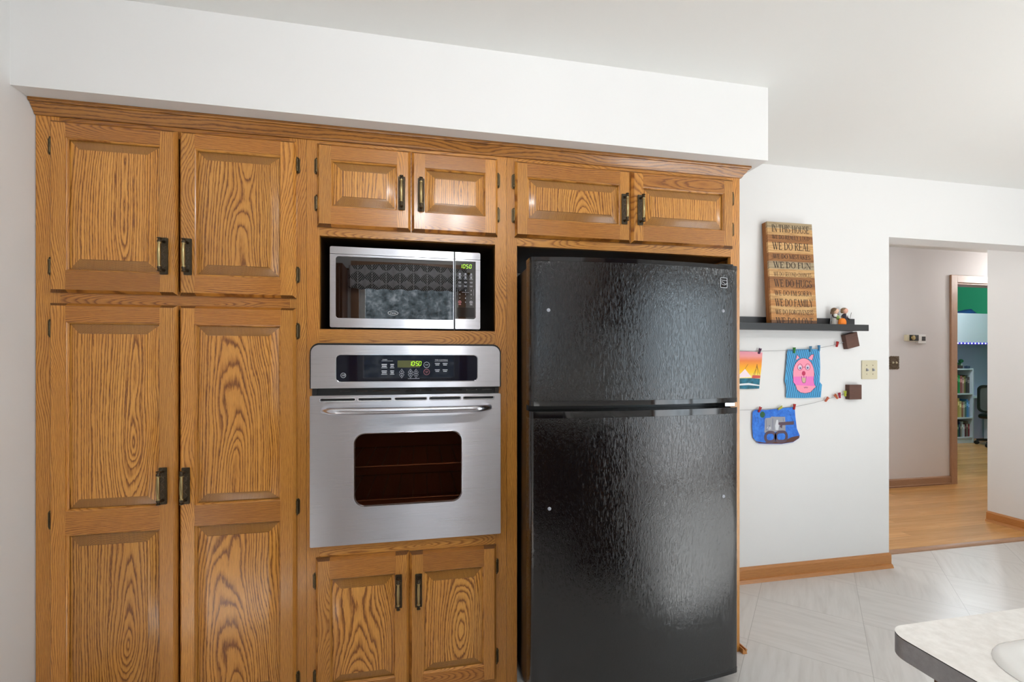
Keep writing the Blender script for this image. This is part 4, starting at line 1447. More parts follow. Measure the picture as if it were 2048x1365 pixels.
for i in range(9):
    a = i * 2.4
    rr = 0.0035 * math.sqrt(i)
    m.ball((bx + 0.004 + rr * math.cos(a), FY - 0.021 + 0.001 * i % 2, LZ + 0.060 + rr * math.sin(a)), 0.0062, colour(142, 176, 92) if i % 3 else colour(196, 214, 150), 8)
keep(m.build('bouquet', smooth=80), t)
m = MB()
rows_ = []
for j in range(7):
    h = LZ + 0.112 - 0.100 * j / 6
    rad = 0.016 + 0.010 * j / 6
    rows_.append([(bx - 0.002 + rad * math.sin(R(a)), FY + rad * math.cos(R(a)), h) for a in range(-80, 81, 20)])
m.rings(rows_, colour(206, 204, 208), cap=False, closed=False)
v = keep(m.build('veil', smooth=80), t)
md = v.modifiers.new('cloth', 'SOLIDIFY')
md.thickness = 0.0012
# groom
gx_ = 2.494
t = thing('groom_figurine', 'small groom figurine in dark suit holding a thin stick on the ledge', 'figurine', figure_base(gx_, FY))
suit = colour(42, 34, 52)
m = MB()
for s_ in (-1, 1):
    m.lathe((gx_ + s_ * 0.0065, FY, LZ), (0, 0, 1), [(0, 0.007), (0.02, 0.0065), (0.045, 0.0075), (0.052, 0.006)], suit, 12)
m.lathe((gx_, FY, LZ + 0.040), (0, 0, 1), [(0, 0.012), (0.012, 0.0145), (0.028, 0.0155), (0.040, 0.014), (0.046, 0.007)], suit, 18)
for s_ in (-1, 1):
    m.tube([(gx_ + s_ * 0.014, FY, LZ + 0.078), (gx_ + s_ * 0.0175, FY - 0.004, LZ + 0.060), (gx_ + s_ * (0.020 if s_ > 0 else 0.014), FY - 0.014, LZ + 0.050)], [0.005, 0.0045, 0.004], suit, 8)
keep(m.build('suit', smooth=60), t)
m = MB().prism([(gx_ - 0.004, LZ + 0.082), (gx_ + 0.004, LZ + 0.082), (gx_, LZ + 0.064)], FY - 0.0165, FY - 0.0120, 'paper_white')
keep(m.build('shirt_front'), t)
m = MB().ball((gx_ + 0.001, FY - 0.002, LZ + 0.103), (0.0165, 0.0165, 0.0175), colour(222, 170, 150))
keep(m.build('head', smooth=80), t)
m = MB().ball((gx_ - 0.001, FY + 0.003, LZ + 0.110), (0.0178, 0.0172, 0.0130), colour(138, 112, 84)).ball((gx_ - 0.012, FY + 0.004, LZ + 0.100), (0.007, 0.011, 0.012), colour(138, 112, 84))
keep(m.build('hair', smooth=80), t)
m = MB().tube([(gx_ + 0.018, FY - 0.016, LZ + 0.045), (gx_ + 0.034, FY - 0.014, LZ + 0.092)], 0.0011, colour(60, 46, 36), 6)
keep(m.build('stick', smooth=60), t)
# pumpkin
px_, py_ = 2.440, 0.4835
t = thing('pumpkin_ornament', 'tiny orange pumpkin between the two figurines', 'ornament', (px_, py_, LZ))
m = MB()
rs = []
for j in range(11):
    a = -math.pi / 2 + math.pi * j / 10
    ring = []
    for i in range(32):
        th = 2 * math.pi * i / 32
        rr = 0.026 * (0.12 + 0.88 * math.cos(a) ** 0.75 if math.cos(a) > 0 else 0.12) * (1 + 0.07 * abs(math.cos(th * 4)) - 0.05)
        ring.append((px_ + rr * math.cos(th), py_ + rr * 0.55 * math.sin(th), LZ + 0.0275 + 0.0275 * math.sin(a)))
    rs.append(ring)
m.rings(rs, colour(238, 128, 16))
keep(m.build('flesh', smooth=60), t)
keep(MB().tube([(px_, py_, LZ + 0.051), (px_ - 0.002, py_, LZ + 0.060), (px_ - 0.008, py_, LZ + 0.065)], [0.003, 0.0024, 0.0026], colour(130, 84, 30), 8).build('stem', smooth=60), t)

# ------------------------------------------------------------------ two strings with pegs and children's drawings
WY = BACK


def interp(pts, x):
    for a, b_ in zip(pts, pts[1:]):
        if a[0] <= x <= b_[0]:
            return a[1] + (b_[1] - a[1]) * (x - a[0]) / (b_[0] - a[0])
    return pts[-1][1]


TOP = [(1.42, 1.352), (1.62, 1.340), (1.82, 1.337), (1.95, 1.338), (2.16, 1.343), (2.32, 1.355), (2.45, 1.378), (2.530, 1.396)]
LOW = [(1.42, 1.010), (1.62, 1.000), (1.80, 0.998), (1.93, 0.998), (2.05, 1.003), (2.16, 1.009), (2.30, 1.030), (2.42, 1.056), (2.552, 1.090)]
SY = WY - 0.014
tag(MB().tube([(x, SY, z) for x, z in TOP], 0.0011, 'wire', 6).build('hanging_wire', smooth=60), 'upper thin wire running across the wall to the tilted wooden block', 'wire', 'wires across the wall')
tag(MB().tube([(x, SY, z) for x, z in LOW], 0.0011, 'wire', 6).build('hanging_wire', smooth=60), 'lower thin wire running across the wall to the straight wooden block', 'wire', 'wires across the wall')


def block(x, z, ang, label):
    t = thing('wooden_block', label, 'block', (x, WY, z), 'walnut blocks holding the wires')
    m = MB()
    s_ = 0.0445
    m.board(-s_, s_, -0.030, -0.0005, -s_, s_, 'x', 'walnut')
    o = m.build('block', parent=t, bevel=0.0025)
    e = MB().tube([(-s_ - 0.012, -0.014, 0), (-s_ + 0.004, -0.014, 0)], 0.0014, 'chrome', 8)
    e.tube([(-s_ - 0.012 + 0.005 * math.cos(R(a)) - 0.004, -0.014, 0.005 * math.sin(R(a))) for a in range(0, 361, 30)], 0.0011, 'chrome', 6)
    e.build('eye_hook', parent=t, smooth=60)
    t.rotation_euler = (0, R(-ang), 0)
    return t


block(2.560, 1.405, 13, 'tilted dark walnut block at the end of the upper wire')
block(2.583, 1.092, 0, 'straight dark walnut block at the end of the lower wire')


def peg(x, line, ang, rgb, label, group=None):
    z = interp(line, x)
    t = thing('clothespin', label, 'clothespin', (x, SY, z), 'clothespins on the two wires')
    for s_ in (-1, 1):
        m = MB()
        prof = [(-0.017, 0.0035), (-0.012, 0.0042), (0.0, 0.0030), (0.006, 0.0042), (0.017, 0.0020)]
        pts = []
        m.prism([(s_ * 0.0006, -0.017), (s_ * 0.0040, -0.016), (s_ * 0.0046, -0.004), (s_ * 0.0052, 0.004), (s_ * 0.0066, 0.0165), (s_ * 0.0040, 0.0175), (s_ * 0.0012, 0.003)], -0.0045, 0.0045, colour(*rgb))
        m.build('prong', parent=t, bevel=0.0006)
    m = MB().tube([(-0.0058, 0, 0.001), (0.0058, 0, 0.001)], 0.0016, 'wire', 8)
    m.build('spring', parent=t, smooth=60)
    t.rotation_euler = (0, R(ang), 0)
    return t


peg(1.930, TOP, 18, (84, 44, 84), 'purple clothespin holding the sunset drawing')
peg(2.164, TOP, 0, (66, 150, 62), 'green clothespin at the left top corner of the pink pig drawing')
peg(2.277, TOP, 3, (86, 142, 176), 'dusty blue clothespin in the middle top of the pig drawing')
peg(2.336, TOP, 0, (70, 142, 190), 'blue clothespin at the right top corner of the pig drawing')
peg(2.466, TOP, 14, (186, 32, 30), 'red clothespin alone on the upper wire near the tilted block')
peg(1.930, LOW, 26, (176, 30, 34), 'red clothespin at the left top corner of the blue drawing')
peg(2.068, LOW, 62, (198, 196, 70), 'yellow-green clothespin lying tilted at the top of the blue drawing')
peg(2.164, LOW, 8, (190, 40, 38), 'red clothespin at the right top corner of the blue drawing')
peg(2.392, LOW, 40, (206, 104, 70), 'orange clothespin by itself below the right corner of the pig drawing')
peg(2.458, LOW, -38, (198, 100, 56), 'orange clothespin leaning left next to the crimson one on the lower wire')
peg(2.483, LOW, -8, (176, 40, 74), 'crimson clothespin between the orange and lime ones on the lower wire')
peg(2.523, LOW, 0, (182, 194, 56), 'lime clothespin next to the straight walnut block')


def sheet(name, label, cat, outline, mat, curl=0.006, y=None):
    """paper hanging in front of the wall: outline in wall coordinates"""
    y = y if y is not None else WY - 0.010
    t = thing(name, label, cat, (sum(p[0] for p in outline) / len(outline), y, max(p[1] for p in outline)), 'drawings pegged to the wires')
    o = MB().prism(outline, y, y + 0.0006, mat).build('paper', loc=(0, 0, 0))
    return t, keep(o, t), y


def flat(t, name, polys, y, parent=None):
    m = MB()
    for poly, mat in polys:
        m.prism(poly, y - 0.0004, y, mat)
    return keep(m.build(name), t)


def ell(cx, cz, rx, rz, n=28, a0=0, a1=360, rot=0):
    out = []
    for i in range(n):
        a = R(a0 + (a1 - a0) * i / (n if a1 - a0 == 360 else n - 1))
        u, v = rx * math.cos(a), rz * math.sin(a)
        out.append((cx + u * math.cos(R(rot)) - v * math.sin(R(rot)), cz + u * math.sin(R(rot)) + v * math.cos(R(rot))))
    return out


def stroke(t, name, paths, mat, y, r=0.0012):
    m = MB()
    for p in paths:
        for a, b_ in zip(p, p[1:]):
            d = Vector((b_[0] - a[0], b_[1] - a[1]))
            if d.length < 1e-6:
                continue
            n = Vector((-d.y, d.x)).normalized() * r
            m.face([(a[0] - n.x, y, a[1] - n.y), (b_[0] - n.x, y, b_[1] - n.y), (b_[0] + n.x, y, b_[1] + n.y), (a[0] + n.x, y, a[1] + n.y)], mat)
    return keep(m.build(name), t)


# sunset with sailing boat
wash('sunset_wash', [(0.0, srgb(250, 236, 160)), (0.20, srgb(252, 206, 66)), (0.42, srgb(248, 172, 60)), (0.62, srgb(238, 138, 84)), (0.78, srgb(236, 160, 160)), (1.0, srgb(226, 152, 178))], 2, 3.0, 0.03)
m = bpy.data.materials['sunset_wash'].node_tree
# the wash runs from the waterline upwards: remap height to 0..1
for nd in m.nodes:
    if nd.type == 'SEPXYZ':
        mp = m.nodes.new('ShaderNodeMapRange')
        mp.inputs[1].default_value, mp.inputs[2].default_value = 1.18, 1.345
        add = [l for l in m.links if l.from_node == nd][0]
        dst = add.to_socket
        m.links.remove(add)
        m.links.new(nd.outputs[2], mp.inputs[0])
        m.links.new(mp.outputs[0], dst)
        break
speckled('sea_wash', srgb(28, 84, 96), srgb(40, 122, 150), 40, 0.7)
t, o, y = sheet('sunset_drawing', "child's sunset painting with a sailing boat hung beside the refrigerator", 'drawing',
                [(1.725, 1.337), (1.84, 1.337), (1.952, 1.330), (1.946, 1.25), (1.930, 1.120), (1.85, 1.118), (1.725, 1.122)], 'sunset_wash')
flat(t, 'sea', [([(1.725, 1.122), (1.85, 1.118), (1.930, 1.120), (1.9355, 1.177), (1.88, 1.181), (1.725, 1.180)], 'sea_wash')], y)
flat(t, 'wave', [([(1.725, 1.143), (1.80, 1.149), (1.86, 1.153), (1.931, 1.141), (1.931, 1.135), (1.86, 1.141), (1.80, 1.139), (1.725, 1.136)], colour(226, 232, 236)), ], y - 0.0005)
flat(t, 'boat', [([(1.78, 1.184), (1.836, 1.234), (1.878, 1.188)], colour(244, 226, 234)), ([(1.880, 1.180), (1.936, 1.180), (1.938, 1.196), (1.886, 1.198)], colour(206, 84, 70))], y - 0.0004)
stroke(t, 'mast_lines', [[(1.836, 1.234), (1.856, 1.262)], [(1.836, 1.234), (1.84, 1.185)], [(1.900, 1.198), (1.916, 1.262), (1.920, 1.198)], [(1.892, 1.20), (1.916, 1.250)], [(1.916, 1.25), (1.934, 1.20)]], colour(70, 40, 40), y - 0.0006, 0.0008)

# pig with glasses
t, o, y = sheet('pig_drawing', "child's drawing of a pink pig with glasses on blue stripes", 'drawing',
                [(2.122, 1.348), (2.240, 1.352), (2.345, 1.350), (2.350, 1.24), (2.346, 1.155), (2.362, 1.138), (2.353, 1.062), (2.230, 1.060), (2.112, 1.063), (2.113, 1.135), (2.102, 1.160), (2.108, 1.21)], colour(70, 158, 208))
st = []
for i in range(30):
    x = 2.085 + 0.0145 * i
    p = []
    for k in range(25):
        z = 1.347 - 0.0118 * k
        xx = x - 0.05 + 0.0035 * k - (0.0060 * (k - 15) if k > 15 else 0)
        lo = 2.113 if z > 1.16 or z < 1.13 else 2.106
        if lo < xx < 2.344 + (0.006 if z < 1.15 else 0):
            p.append((xx, z))
        else:
            if len(p) > 1:
                st.append(p)
            p = []
    if len(p) > 1:
        st.append(p)
stroke(t, 'stripes', st, colour(24, 62, 112), y - 0.0002, 0.0015)
pk, dk = colour(244, 152, 176), colour(66, 36, 60)
body = [(2.232 + 0.074 * math.cos(R(a)), 1.205 + 0.092 * math.sin(R(a))) for a in range(-10, 191, 10)] + [(2.158, 1.19), (2.160, 1.155), (2.174, 1.140), (2.186, 1.110), (2.21, 1.093), (2.245, 1.088), (2.28, 1.094), (2.300, 1.112), (2.318, 1.126), (2.306, 1.143), (2.302, 1.170)]
flat(t, 'ear', [([(2.176, 1.285), (2.186, 1.318), (2.204, 1.300)], pk), ([(2.264, 1.296), (2.285, 1.318), (2.304, 1.320), (2.292, 1.284)], pk)], y - 0.0003)
flat(t, 'pig', [(body, pk)], y - 0.0004)
flat(t, 'snout_band', [([(2.160, 1.188), (2.304, 1.188), (2.303, 1.165), (2.306, 1.143), (2.316, 1.130), (2.174, 1.138), (2.160, 1.155)], colour(236, 120, 192))], y - 0.0008)
stroke(t, 'outline', [body + [body[0]], [(2.176, 1.285), (2.186, 1.318), (2.204, 1.300)], [(2.264, 1.296), (2.285, 1.318), (2.304, 1.320), (2.292, 1.284)]], dk, y - 0.0013, 0.0011)
flat(t, 'eye', [(ell(2.206, 1.242, 0.013, 0.013), colour(206, 196, 216)), (ell(2.260, 1.242, 0.013, 0.013), colour(206, 196, 216)), ], y - 0.0009)
flat(t, 'pupil', [(ell(2.208, 1.238, 0.006, 0.006), colour(84, 92, 130)), (ell(2.259, 1.240, 0.006, 0.006), colour(84, 92, 130))], y - 0.0014)
stroke(t, 'glasses', [ell(2.206, 1.244, 0.017, 0.019) + [ell(2.206, 1.244, 0.017, 0.019)[0]], ell(2.260, 1.245, 0.017, 0.019) + [ell(2.260, 1.245, 0.017, 0.019)[0]], [(2.223, 1.244), (2.243, 1.245)]], colour(166, 60, 90), y - 0.0016, 0.0011)
flat(t, 'nose', [(ell(2.232, 1.207, 0.0125, 0.0135), colour(196, 48, 92))], y - 0.0012)
flat(t, 'mouth', [([(2.220, 1.182), (2.245, 1.182), (2.246, 1.160), (2.240, 1.150), (2.226, 1.150), (2.219, 1.160)], colour(206, 176, 150))], y - 0.0013)
stroke(t, 'mouth_line', [[(2.233, 1.194), (2.233, 1.180)], [(2.217, 1.190), (2.220, 1.160), (2.227, 1.150), (2.240, 1.150), (2.246, 1.160), (2.249, 1.190)], ell(2.240, 1.127, 0.006, 0.007, 10, 180, 360), ell(2.254, 1.127, 0.006, 0.007, 10, 180, 360)], dk, y - 0.0018, 0.0010)

# blue drawing with the big digits lying on their side
speckled('blue_crayon', srgb(30, 96, 198), srgb(58, 130, 226), 34, 0.7)
t, o, y = sheet('blue_drawing', "child's blue drawing with grey building and large purple-brown digits on its side", 'drawing',
                [(1.886, 0.985), (1.905, 0.998), (1.97, 0.994), (2.06, 1.000), (2.170, 1.010), (2.176, 0.95), (2.186, 0.88), (2.206, 0.838), (2.202, 0.822), (2.160, 0.800), (2.08, 0.792), (1.98, 0.796), (1.925, 0.800), (1.890, 0.835), (1.884, 0.90)], 'blue_crayon')
flat(t, 'ground', [([(1.905, 0.815), (1.965, 0.804), (2.10, 0.812), (2.150, 0.830), (2.203, 0.838), (2.202, 0.824), (2.160, 0.802), (2.08, 0.794), (1.98, 0.798), (1.93, 0.802)], colour(86, 44, 30))], y)
flat(t, 'building', [([(1.968, 0.935), (1.972, 0.946), (2.005, 0.949), (2.012, 0.955), (2.040, 0.953), (2.105, 0.951), (2.108, 0.868), (1.965, 0.862)], colour(150, 152, 160))], y)
flat(t, 'statue', [([(2.046, 0.935), (2.056, 0.935), (2.062, 0.900), (2.058, 0.875), (2.040, 0.875), (2.036, 0.900)], colour(210, 212, 218)), (ell(1.995, 0.888, 0.014, 0.010), colour(190, 192, 200))], y - 0.0005)
flat(t, 'tree', [(ell(1.952, 0.968, 0.017, 0.018, 14), colour(24, 86, 44))], y)
ink = colour(84, 64, 78)
m = MB()
for cx, rx in ((2.004, 0.041), (2.078, 0.045)):
    m.plate(rrect(cx - rx, cx + rx, 0.799, 0.872, 0.034, 6), [rrect(cx - rx + 0.017, cx + rx - 0.017, 0.817, 0.855, 0.016, 6)], y - 0.0012, y - 0.0006, ink)
m.prism([(2.060, 0.920), (2.164, 0.924), (2.164, 0.904), (2.085, 0.902), (2.083, 0.885), (2.068, 0.892), (2.072, 0.903), (2.058, 0.908)], y - 0.0012, y - 0.0006, ink)
keep(m.build('digits'), t)
for k_, path_ in enumerate([[(1.90 + 0.02 * i, 0.965 - 0.01 * (i % 3)), (1.905 + 0.02 * i, 0.93 - 0.012 * (i % 2))] for i in range(4)] + [[(2.12 + 0.012 * i, 0.99 - 0.02 * i), (2.14 + 0.008 * i, 0.975 - 0.022 * i)] for i in range(5)] + [[(1.975, 0.94), (1.98, 0.875), (2.0, 0.905), (1.99, 0.875)], [(2.02, 0.945), (2.022, 0.875)], [(2.09, 0.945), (2.092, 0.925)]]):
    stroke(t, 'crayon_line', [path_], colour(36, 56, 120), y - 0.0008 - 0.00003 * k_, 0.0008)

# ------------------------------------------------------------------ switches and thermostats
t = thing('light_switch', 'almond double switch plate on the white kitchen wall', 'light switch', (2.714, WY, 1.227))
keep(MB().plate(rrect(2.657, 2.771, 1.169, 1.284, 0.004, 3), [], WY - 0.006, WY - 0.0004, 'almond_plastic').build('plate', bevel=0.002), t)
for x in (2.691, 2.737):
    keep(MB().prism([(WY - 0.0062, 1.236), (WY - 0.017, 1.226), (WY - 0.016, 1.220), (WY - 0.0062, 1.218)], x - 0.005, x + 0.005, 'print_grey', 'x').build('toggle', bevel=0.001), t)
    for z in (1.200, 1.254):
        keep(MB().lathe((x, WY - 0.006, z), (0, -1, 0), [(0, 0.003), (0.001, 0.0026), (0.0012, 0)], 'pewter', 10).build('screw', smooth=40), t)

HY = FARY
t = thing('ornate_switch', 'ornate pewter switch plate on the hall wall at the opening edge', 'light switch', (4.686, HY, 1.266))
m = MB()
ol = []
for i in range(48):
    a = 2 * math.pi * i / 48
    cx, cz = math.cos(a), math.sin(a)
    k = 1 / max(abs(cx) / 0.058, abs(cz) / 0.066)
    k *= 1 + 0.035 * math.sin(i * 2.1)
    ol.append((4.686 + cx * k, 1.266 + cz * k))
m.prism(ol, HY - 0.007, HY - 0.0004, 'pewter')
for i in range(20):
    a = 2 * math.pi * i / 20
    m.ball((4.686 + 0.048 * math.cos(a), HY - 0.007, 1.266 + 0.055 * math.sin(a)), (0.007, 0.004, 0.007), 'pewter', 8)
keep(m.build('plate', smooth=30), t)
for x in (4.665, 4.707):
    keep(MB().prism([(HY - 0.007, 1.278), (HY - 0.020, 1.270), (HY - 0.018, 1.260), (HY - 0.007, 1.256)], x - 0.006, x + 0.006, 'almond_plastic', 'x').build('toggle', bevel=0.001), t)

t = thing('thermostat', 'old gold thermostat with round dial on black face on the hall wall', 'thermostat', (4.885, HY, 1.517))
keep(MB().box(4.812, 4.838, HY - 0.034, HY - 0.0004, 1.486, 1.550, 'almond_plastic').box(4.838, 4.955, HY - 0.034, HY - 0.0004, 1.483, 1.488, 'almond_plastic').build('housing', bevel=0.002), t)
keep(MB().box(4.840, 4.953, HY - 0.036, HY - 0.0006, 1.4885, 1.5485, 'black_plastic').build('face', bevel=0.002), t)
keep(MB().lathe((4.880, HY - 0.036, 1.518), (0, -1, 0), [(0, 0.024), (0.008, 0.022), (0.010, 0.010), (0.0102, 0)], 'brass', 24).build('dial', smooth=40), t)
t = thing('digital_thermostat', 'white square thermostat with dark screen beside the gold one', 'thermostat', (5.005, HY, 1.508))
keep(MB().box(4.957, 5.058, HY - 0.026, HY - 0.0004, 1.462, 1.552, 'white_plastic').build('housing', bevel=0.003), t)
keep(MB().box(5.004, 5.050, HY - 0.0275, HY - 0.026, 1.489, 1.533, 'black_plastic').build('screen'), t)

# ------------------------------------------------------------------ peninsula counter with sink, and the cabinets over it
CZ = 0.91
x0, x1, y1 = 0.624, 1.272, -1.252
r = 0.030
out = [(x0, REAR + 0.003)]
out += [(x0 + r - r * math.cos(R(a)), y1 - r + r * math.sin(R(a))) for a in range(0, 91, 10)]
out += [(x1 - r + r * math.sin(R(a)), y1 - r + r * math.cos(R(a))) for a in range(0, 91, 10)]
out += [(x1, REAR + 0.003)]
SKX0, SKX1, SKY0, SKY1, SKR = 0.671, 1.150, -1.830, -1.314, 0.065
hole = [(a, b_) for a, b_ in rrect(SKX0 + 0.018, SKX1 - 0.018, SKY0 + 0.018, SKY1 - 0.018, SKR - 0.018, 8)]
ct = thing('countertop', 'pale speckled laminate peninsula countertop with grey edge', 'countertop', (0.95, -1.9, CZ))


def xyplate(mb, outer, holes, z0, z1, mat, sides=True, side_mat=None):
    loops = [outer] + holes
    flat_ = [p for l in loops for p in l]
    for t_ in tessellate_polygon([[Vector((u, v, 0)) for u, v in l] for l in loops]):
        mb.face([(*flat_[i], z1) for i in t_], mat)
        mb.face([(*flat_[i], z0) for i in reversed(t_)], mat)
    for l in loops:
        for i in range(len(l)):
            u, v = l[i], l[(i + 1) % len(l)]
            mb.face([(*u, z0), (*v, z0), (*v, z1), (*u, z1)], side_mat or mat)
    return mb


keep(xyplate(MB(), out, [hole], CZ - 0.028, CZ - 0.0012, 'laminate_edge').build('edge_band', smooth=30), ct)
keep(xyplate(MB(), out, [hole], CZ - 0.0012, CZ, 'laminate', side_mat='gloss_black').build('laminate_top', smooth=30), ct)
t = thing('peninsula_cabinet', 'dark brown peninsula base cabinet under the pale countertop', 'cabinet', (0.95, -1.9, 0))
m = MB()
m.board(0.662, 0.680, REAR + 0.003, -1.288, 0.0, CZ - 0.0285, 'z', 'peninsula_wood')
m.board(1.232, 1.250, REAR + 0.003, -1.288, 0.0, CZ - 0.0285, 'z', 'peninsula_wood')
m.board(0.680, 1.232, -1.306, -1.288, 0.0, CZ - 0.0285, 'z', 'peninsula_wood')
m.board(0.680, 1.232, REAR + 0.003, -1.306, 0.05, 0.07, 'y', 'peninsula_wood')
keep(m.build('carcass'), t)
for ya, yb_ in ((-1.74, -1.31), (-2.2, -1.76)):
    keep(MB().board(0.645, 0.6615, ya, yb_, 0.10, 0.70, 'z', 'peninsula_wood').build('door', bevel=0.003), t)
    keep(MB().board(0.645, 0.6615, ya, yb_, 0.715, 0.86, 'y', 'peninsula_wood').build('drawer_front', bevel=0.003), t)
# sink
t = thing('sink', 'white enamel sink with a broad rim set in the peninsula countertop', 'sink', (0.92, -1.57, CZ))
prof = [(0.0, 0.0006), (0.002, 0.005), (0.008, 0.0078), (0.020, 0.0080), (0.030, 0.006), (0.036, 0.000), (0.040, -0.020), (0.048, -0.150), (0.070, -0.172), (0.16, -0.176)]
rs = []
for ins, dz in prof:
    rr = max(SKR - ins, 0.02)
    rs.append([(a, b_, CZ + dz) for a, b_ in rrect(SKX0 + ins, SKX1 - ins, SKY0 + ins, SKY1 - ins, rr, 8)])
m = MB()
m.rings(rs, 'white_enamel', cap=False)
m.face(rs[-1], 'white_enamel')
keep(m.build('basin', smooth=50), t)
keep(MB().lathe((0.92, -1.5735, CZ - 0.1758), (0, 0, 1), [(0, 0.042), (0.002, 0.042), (0.003, 0.036), (0.0008, 0.03), (0.0008, 0.0)], 'chrome', 20).build('drain', smooth=40), t)
# hanging cabinet with light rail
t = thing('hanging_cabinet', 'brown wooden hanging cabinet edge above the peninsula at the right border', 'cabinet', (1.1, -1.9, 1.443))
m = MB()
m.board(0.936, 1.262, REAR + 0.003, -1.245, 1.47, 2.127, 'z', 'peninsula_wood')
keep(m.build('carcass', bevel=0.002), t)
m = MB()
pts = [(0.9075, 1.452), (0.9115, 1.4445), (0.919, 1.4435), (0.936, 1.4435), (0.936, 1.572), (0.922, 1.572), (0.9075, 1.547)]
m.prism(pts, REAR + 0.003, -1.2385, 'peninsula_wood', 'y', ('y', 1.0, 0.3))
keep(m.build('light_rail', bevel=0.0015), t)
struct('trim_hanging_soffit', MB().box(0.936, 1.262, REAR, -1.245, 2.1275, CEIL, 'white_paint'))

# ------------------------------------------------------------------ cabinets on the rear wall (they show only as reflections)
for xa, xb, lab in ((LEFT + 0.003, -0.66, 'dark brown wall cabinet between the left wall and the rear window'),):
    t = thing('wall_cabinet', lab, 'cabinet', ((xa + xb) / 2, REAR + 0.16, 1.40))
    keep(MB().board(xa, xb, REAR + 0.003, REAR + 0.30, 1.40, 2.127, 'z', 'peninsula_wood').build('carcass'), t)
    keep(MB().board(xa + 0.02, xb - 0.02, REAR + 0.3005, REAR + 0.32, 1.42, 2.10, 'z', 'peninsula_wood').build('door', bevel=0.004), t)
t = thing('base_cabinet', 'dark brown base cabinet under the rear window behind the camera', 'cabinet', (-0.3, REAR + 0.25, 0))
keep(MB().board(LEFT + 0.003, 0.62, REAR + 0.003, REAR + 0.48, 0, 0.87, 'z', 'peninsula_wood').build('carcass'), t)
for k in range(4):
    keep(MB().board(LEFT + 0.02 + 0.46 * k, LEFT + 0.46 + 0.46 * k, REAR + 0.4805, REAR + 0.50, 0.08, 0.85, 'z', 'peninsula_wood').build('door', bevel=0.004), t)
tag(MB().box(LEFT + 0.003, 0.6225, REAR + 0.003, REAR + 0.52, 0.8705, CZ, 'laminate').build('countertop', bevel=0.003), 'pale laminate countertop below the rear window behind the camera', 'countertop')

# ------------------------------------------------------------------ ceiling lamps added out of view as fill light for the rooms
t = thing('fill_lamp', 'added white fill lamp with two glass globes above the kitchen floor behind the camera', 'ceiling lamp', (0.13, -1.6, CEIL), 'added fill lamps')
keep(MB().box(-0.10, 0.36, -1.65, -1.55, CEIL - 0.02, CEIL - 0.0005, 'white_plastic').build('canopy', bevel=0.006), t)
for x in (0.0, 0.262):
    keep(MB().lathe((x, -1.6, CEIL - 0.02), (0, 0, -1), [(0, 0.028), (0.05, 0.034), (0.055, 0.03)], 'white_plastic', 18).build('socket', smooth=40), t)
    keep(MB().ball((x, -1.6, CEIL - 0.122), 0.065, 'fill_globe', 22).build('globe', smooth=80), t)
fixture(2.9, -1.2, CEIL, 0.17, 'added round white fill lamp over the dining corner to the right', 'fill_lamp')
fixture(6.7, 1.50, CEIL, 0.14, 'added round white fill lamp in the hall past the bedroom door', 'fill_lamp')
fixture(3.0, 1.40, CEIL, 0.14, 'added round white fill lamp in the hall behind the kitchen wall', 'fill_lamp')
fixture(7.2, 3.0, 2.86, 0.17, 'added round white fill lamp in the green bedroom', 'fill_lamp')

# ------------------------------------------------------------------ bedroom seen through the door
BX0, BX1, BY = 7.72, 8.50, 3.80
t = thing('bookcase', 'white bookcase with three shelves of books below the loft bed', 'bookcase', ((BX0 + BX1) / 2, BY + 0.14, 0.004))
m = MB()
m.box(BX0, BX0 + 0.02, BY, BY + 0.28, 0.004, 1.172, 'white_melamine').box(BX1 - 0.02, BX1, BY, BY + 0.28, 0.004, 1.172, 'white_melamine')
m.box(BX0 + 0.02, BX1 - 0.02, BY + 0.27, BY + 0.28, 0.004, 1.172, 'white_melamine')
m.box(BX0 + 0.02, BX1 - 0.02, BY + 0.01, BY + 0.03, 0.004, 0.075, 'white_melamine')
keep(m.build('case'), t)
SHZ = [0.098, 0.405, 0.782, 1.168]
for z in SHZ:
    keep(MB().box(BX0 + 0.0205, BX1 - 0.0205, BY + 0.001, BY + 0.269, z - 0.02, z, 'white_melamine').build('shelf'), t)
pal = {'low': [((60, 40, 44), 'dark maroon'), ((40, 88, 60), 'dark green'), ((36, 46, 62), 'navy'), ((60, 96, 70), 'moss green'), ((34, 46, 78), 'deep blue'), ((128, 120, 100), 'tan'), ((168, 176, 184), 'pale grey'), ((196, 204, 210), 'white'), ((90, 40, 50), 'wine red'), ((120, 110, 96), 'olive grey'), ((140, 40, 50), 'red')],
       'mid': [((176, 40, 44), 'bright red'), ((70, 66, 60), 'charcoal'), ((96, 100, 80), 'sage'), ((176, 160, 84), 'mustard'), ((196, 182, 120), 'cream yellow'), ((150, 96, 76), 'brick'), ((176, 168, 150), 'beige'), ((84, 120, 110), 'teal grey'), ((70, 130, 180), 'sky blue'), ((110, 150, 190), 'pale blue')],
       'top': [((30, 60, 52), 'bottle green'), ((70, 110, 140), 'steel blue'), ((90, 130, 160), 'light blue'), ((28, 110, 52), 'grass green'), ((40, 130, 66), 'bright green'), ((140, 76, 76), 'rose brown'), ((166, 128, 120), 'dusty pink'), ((110, 110, 50), 'olive'), ((50, 44, 40), 'black'), ((70, 60, 58), 'dark brown')]}
names_ = {'low': 'lowest', 'mid': 'middle', 'top': 'top'}
HID = {'low': 3, 'mid': 3, 'top': 3}


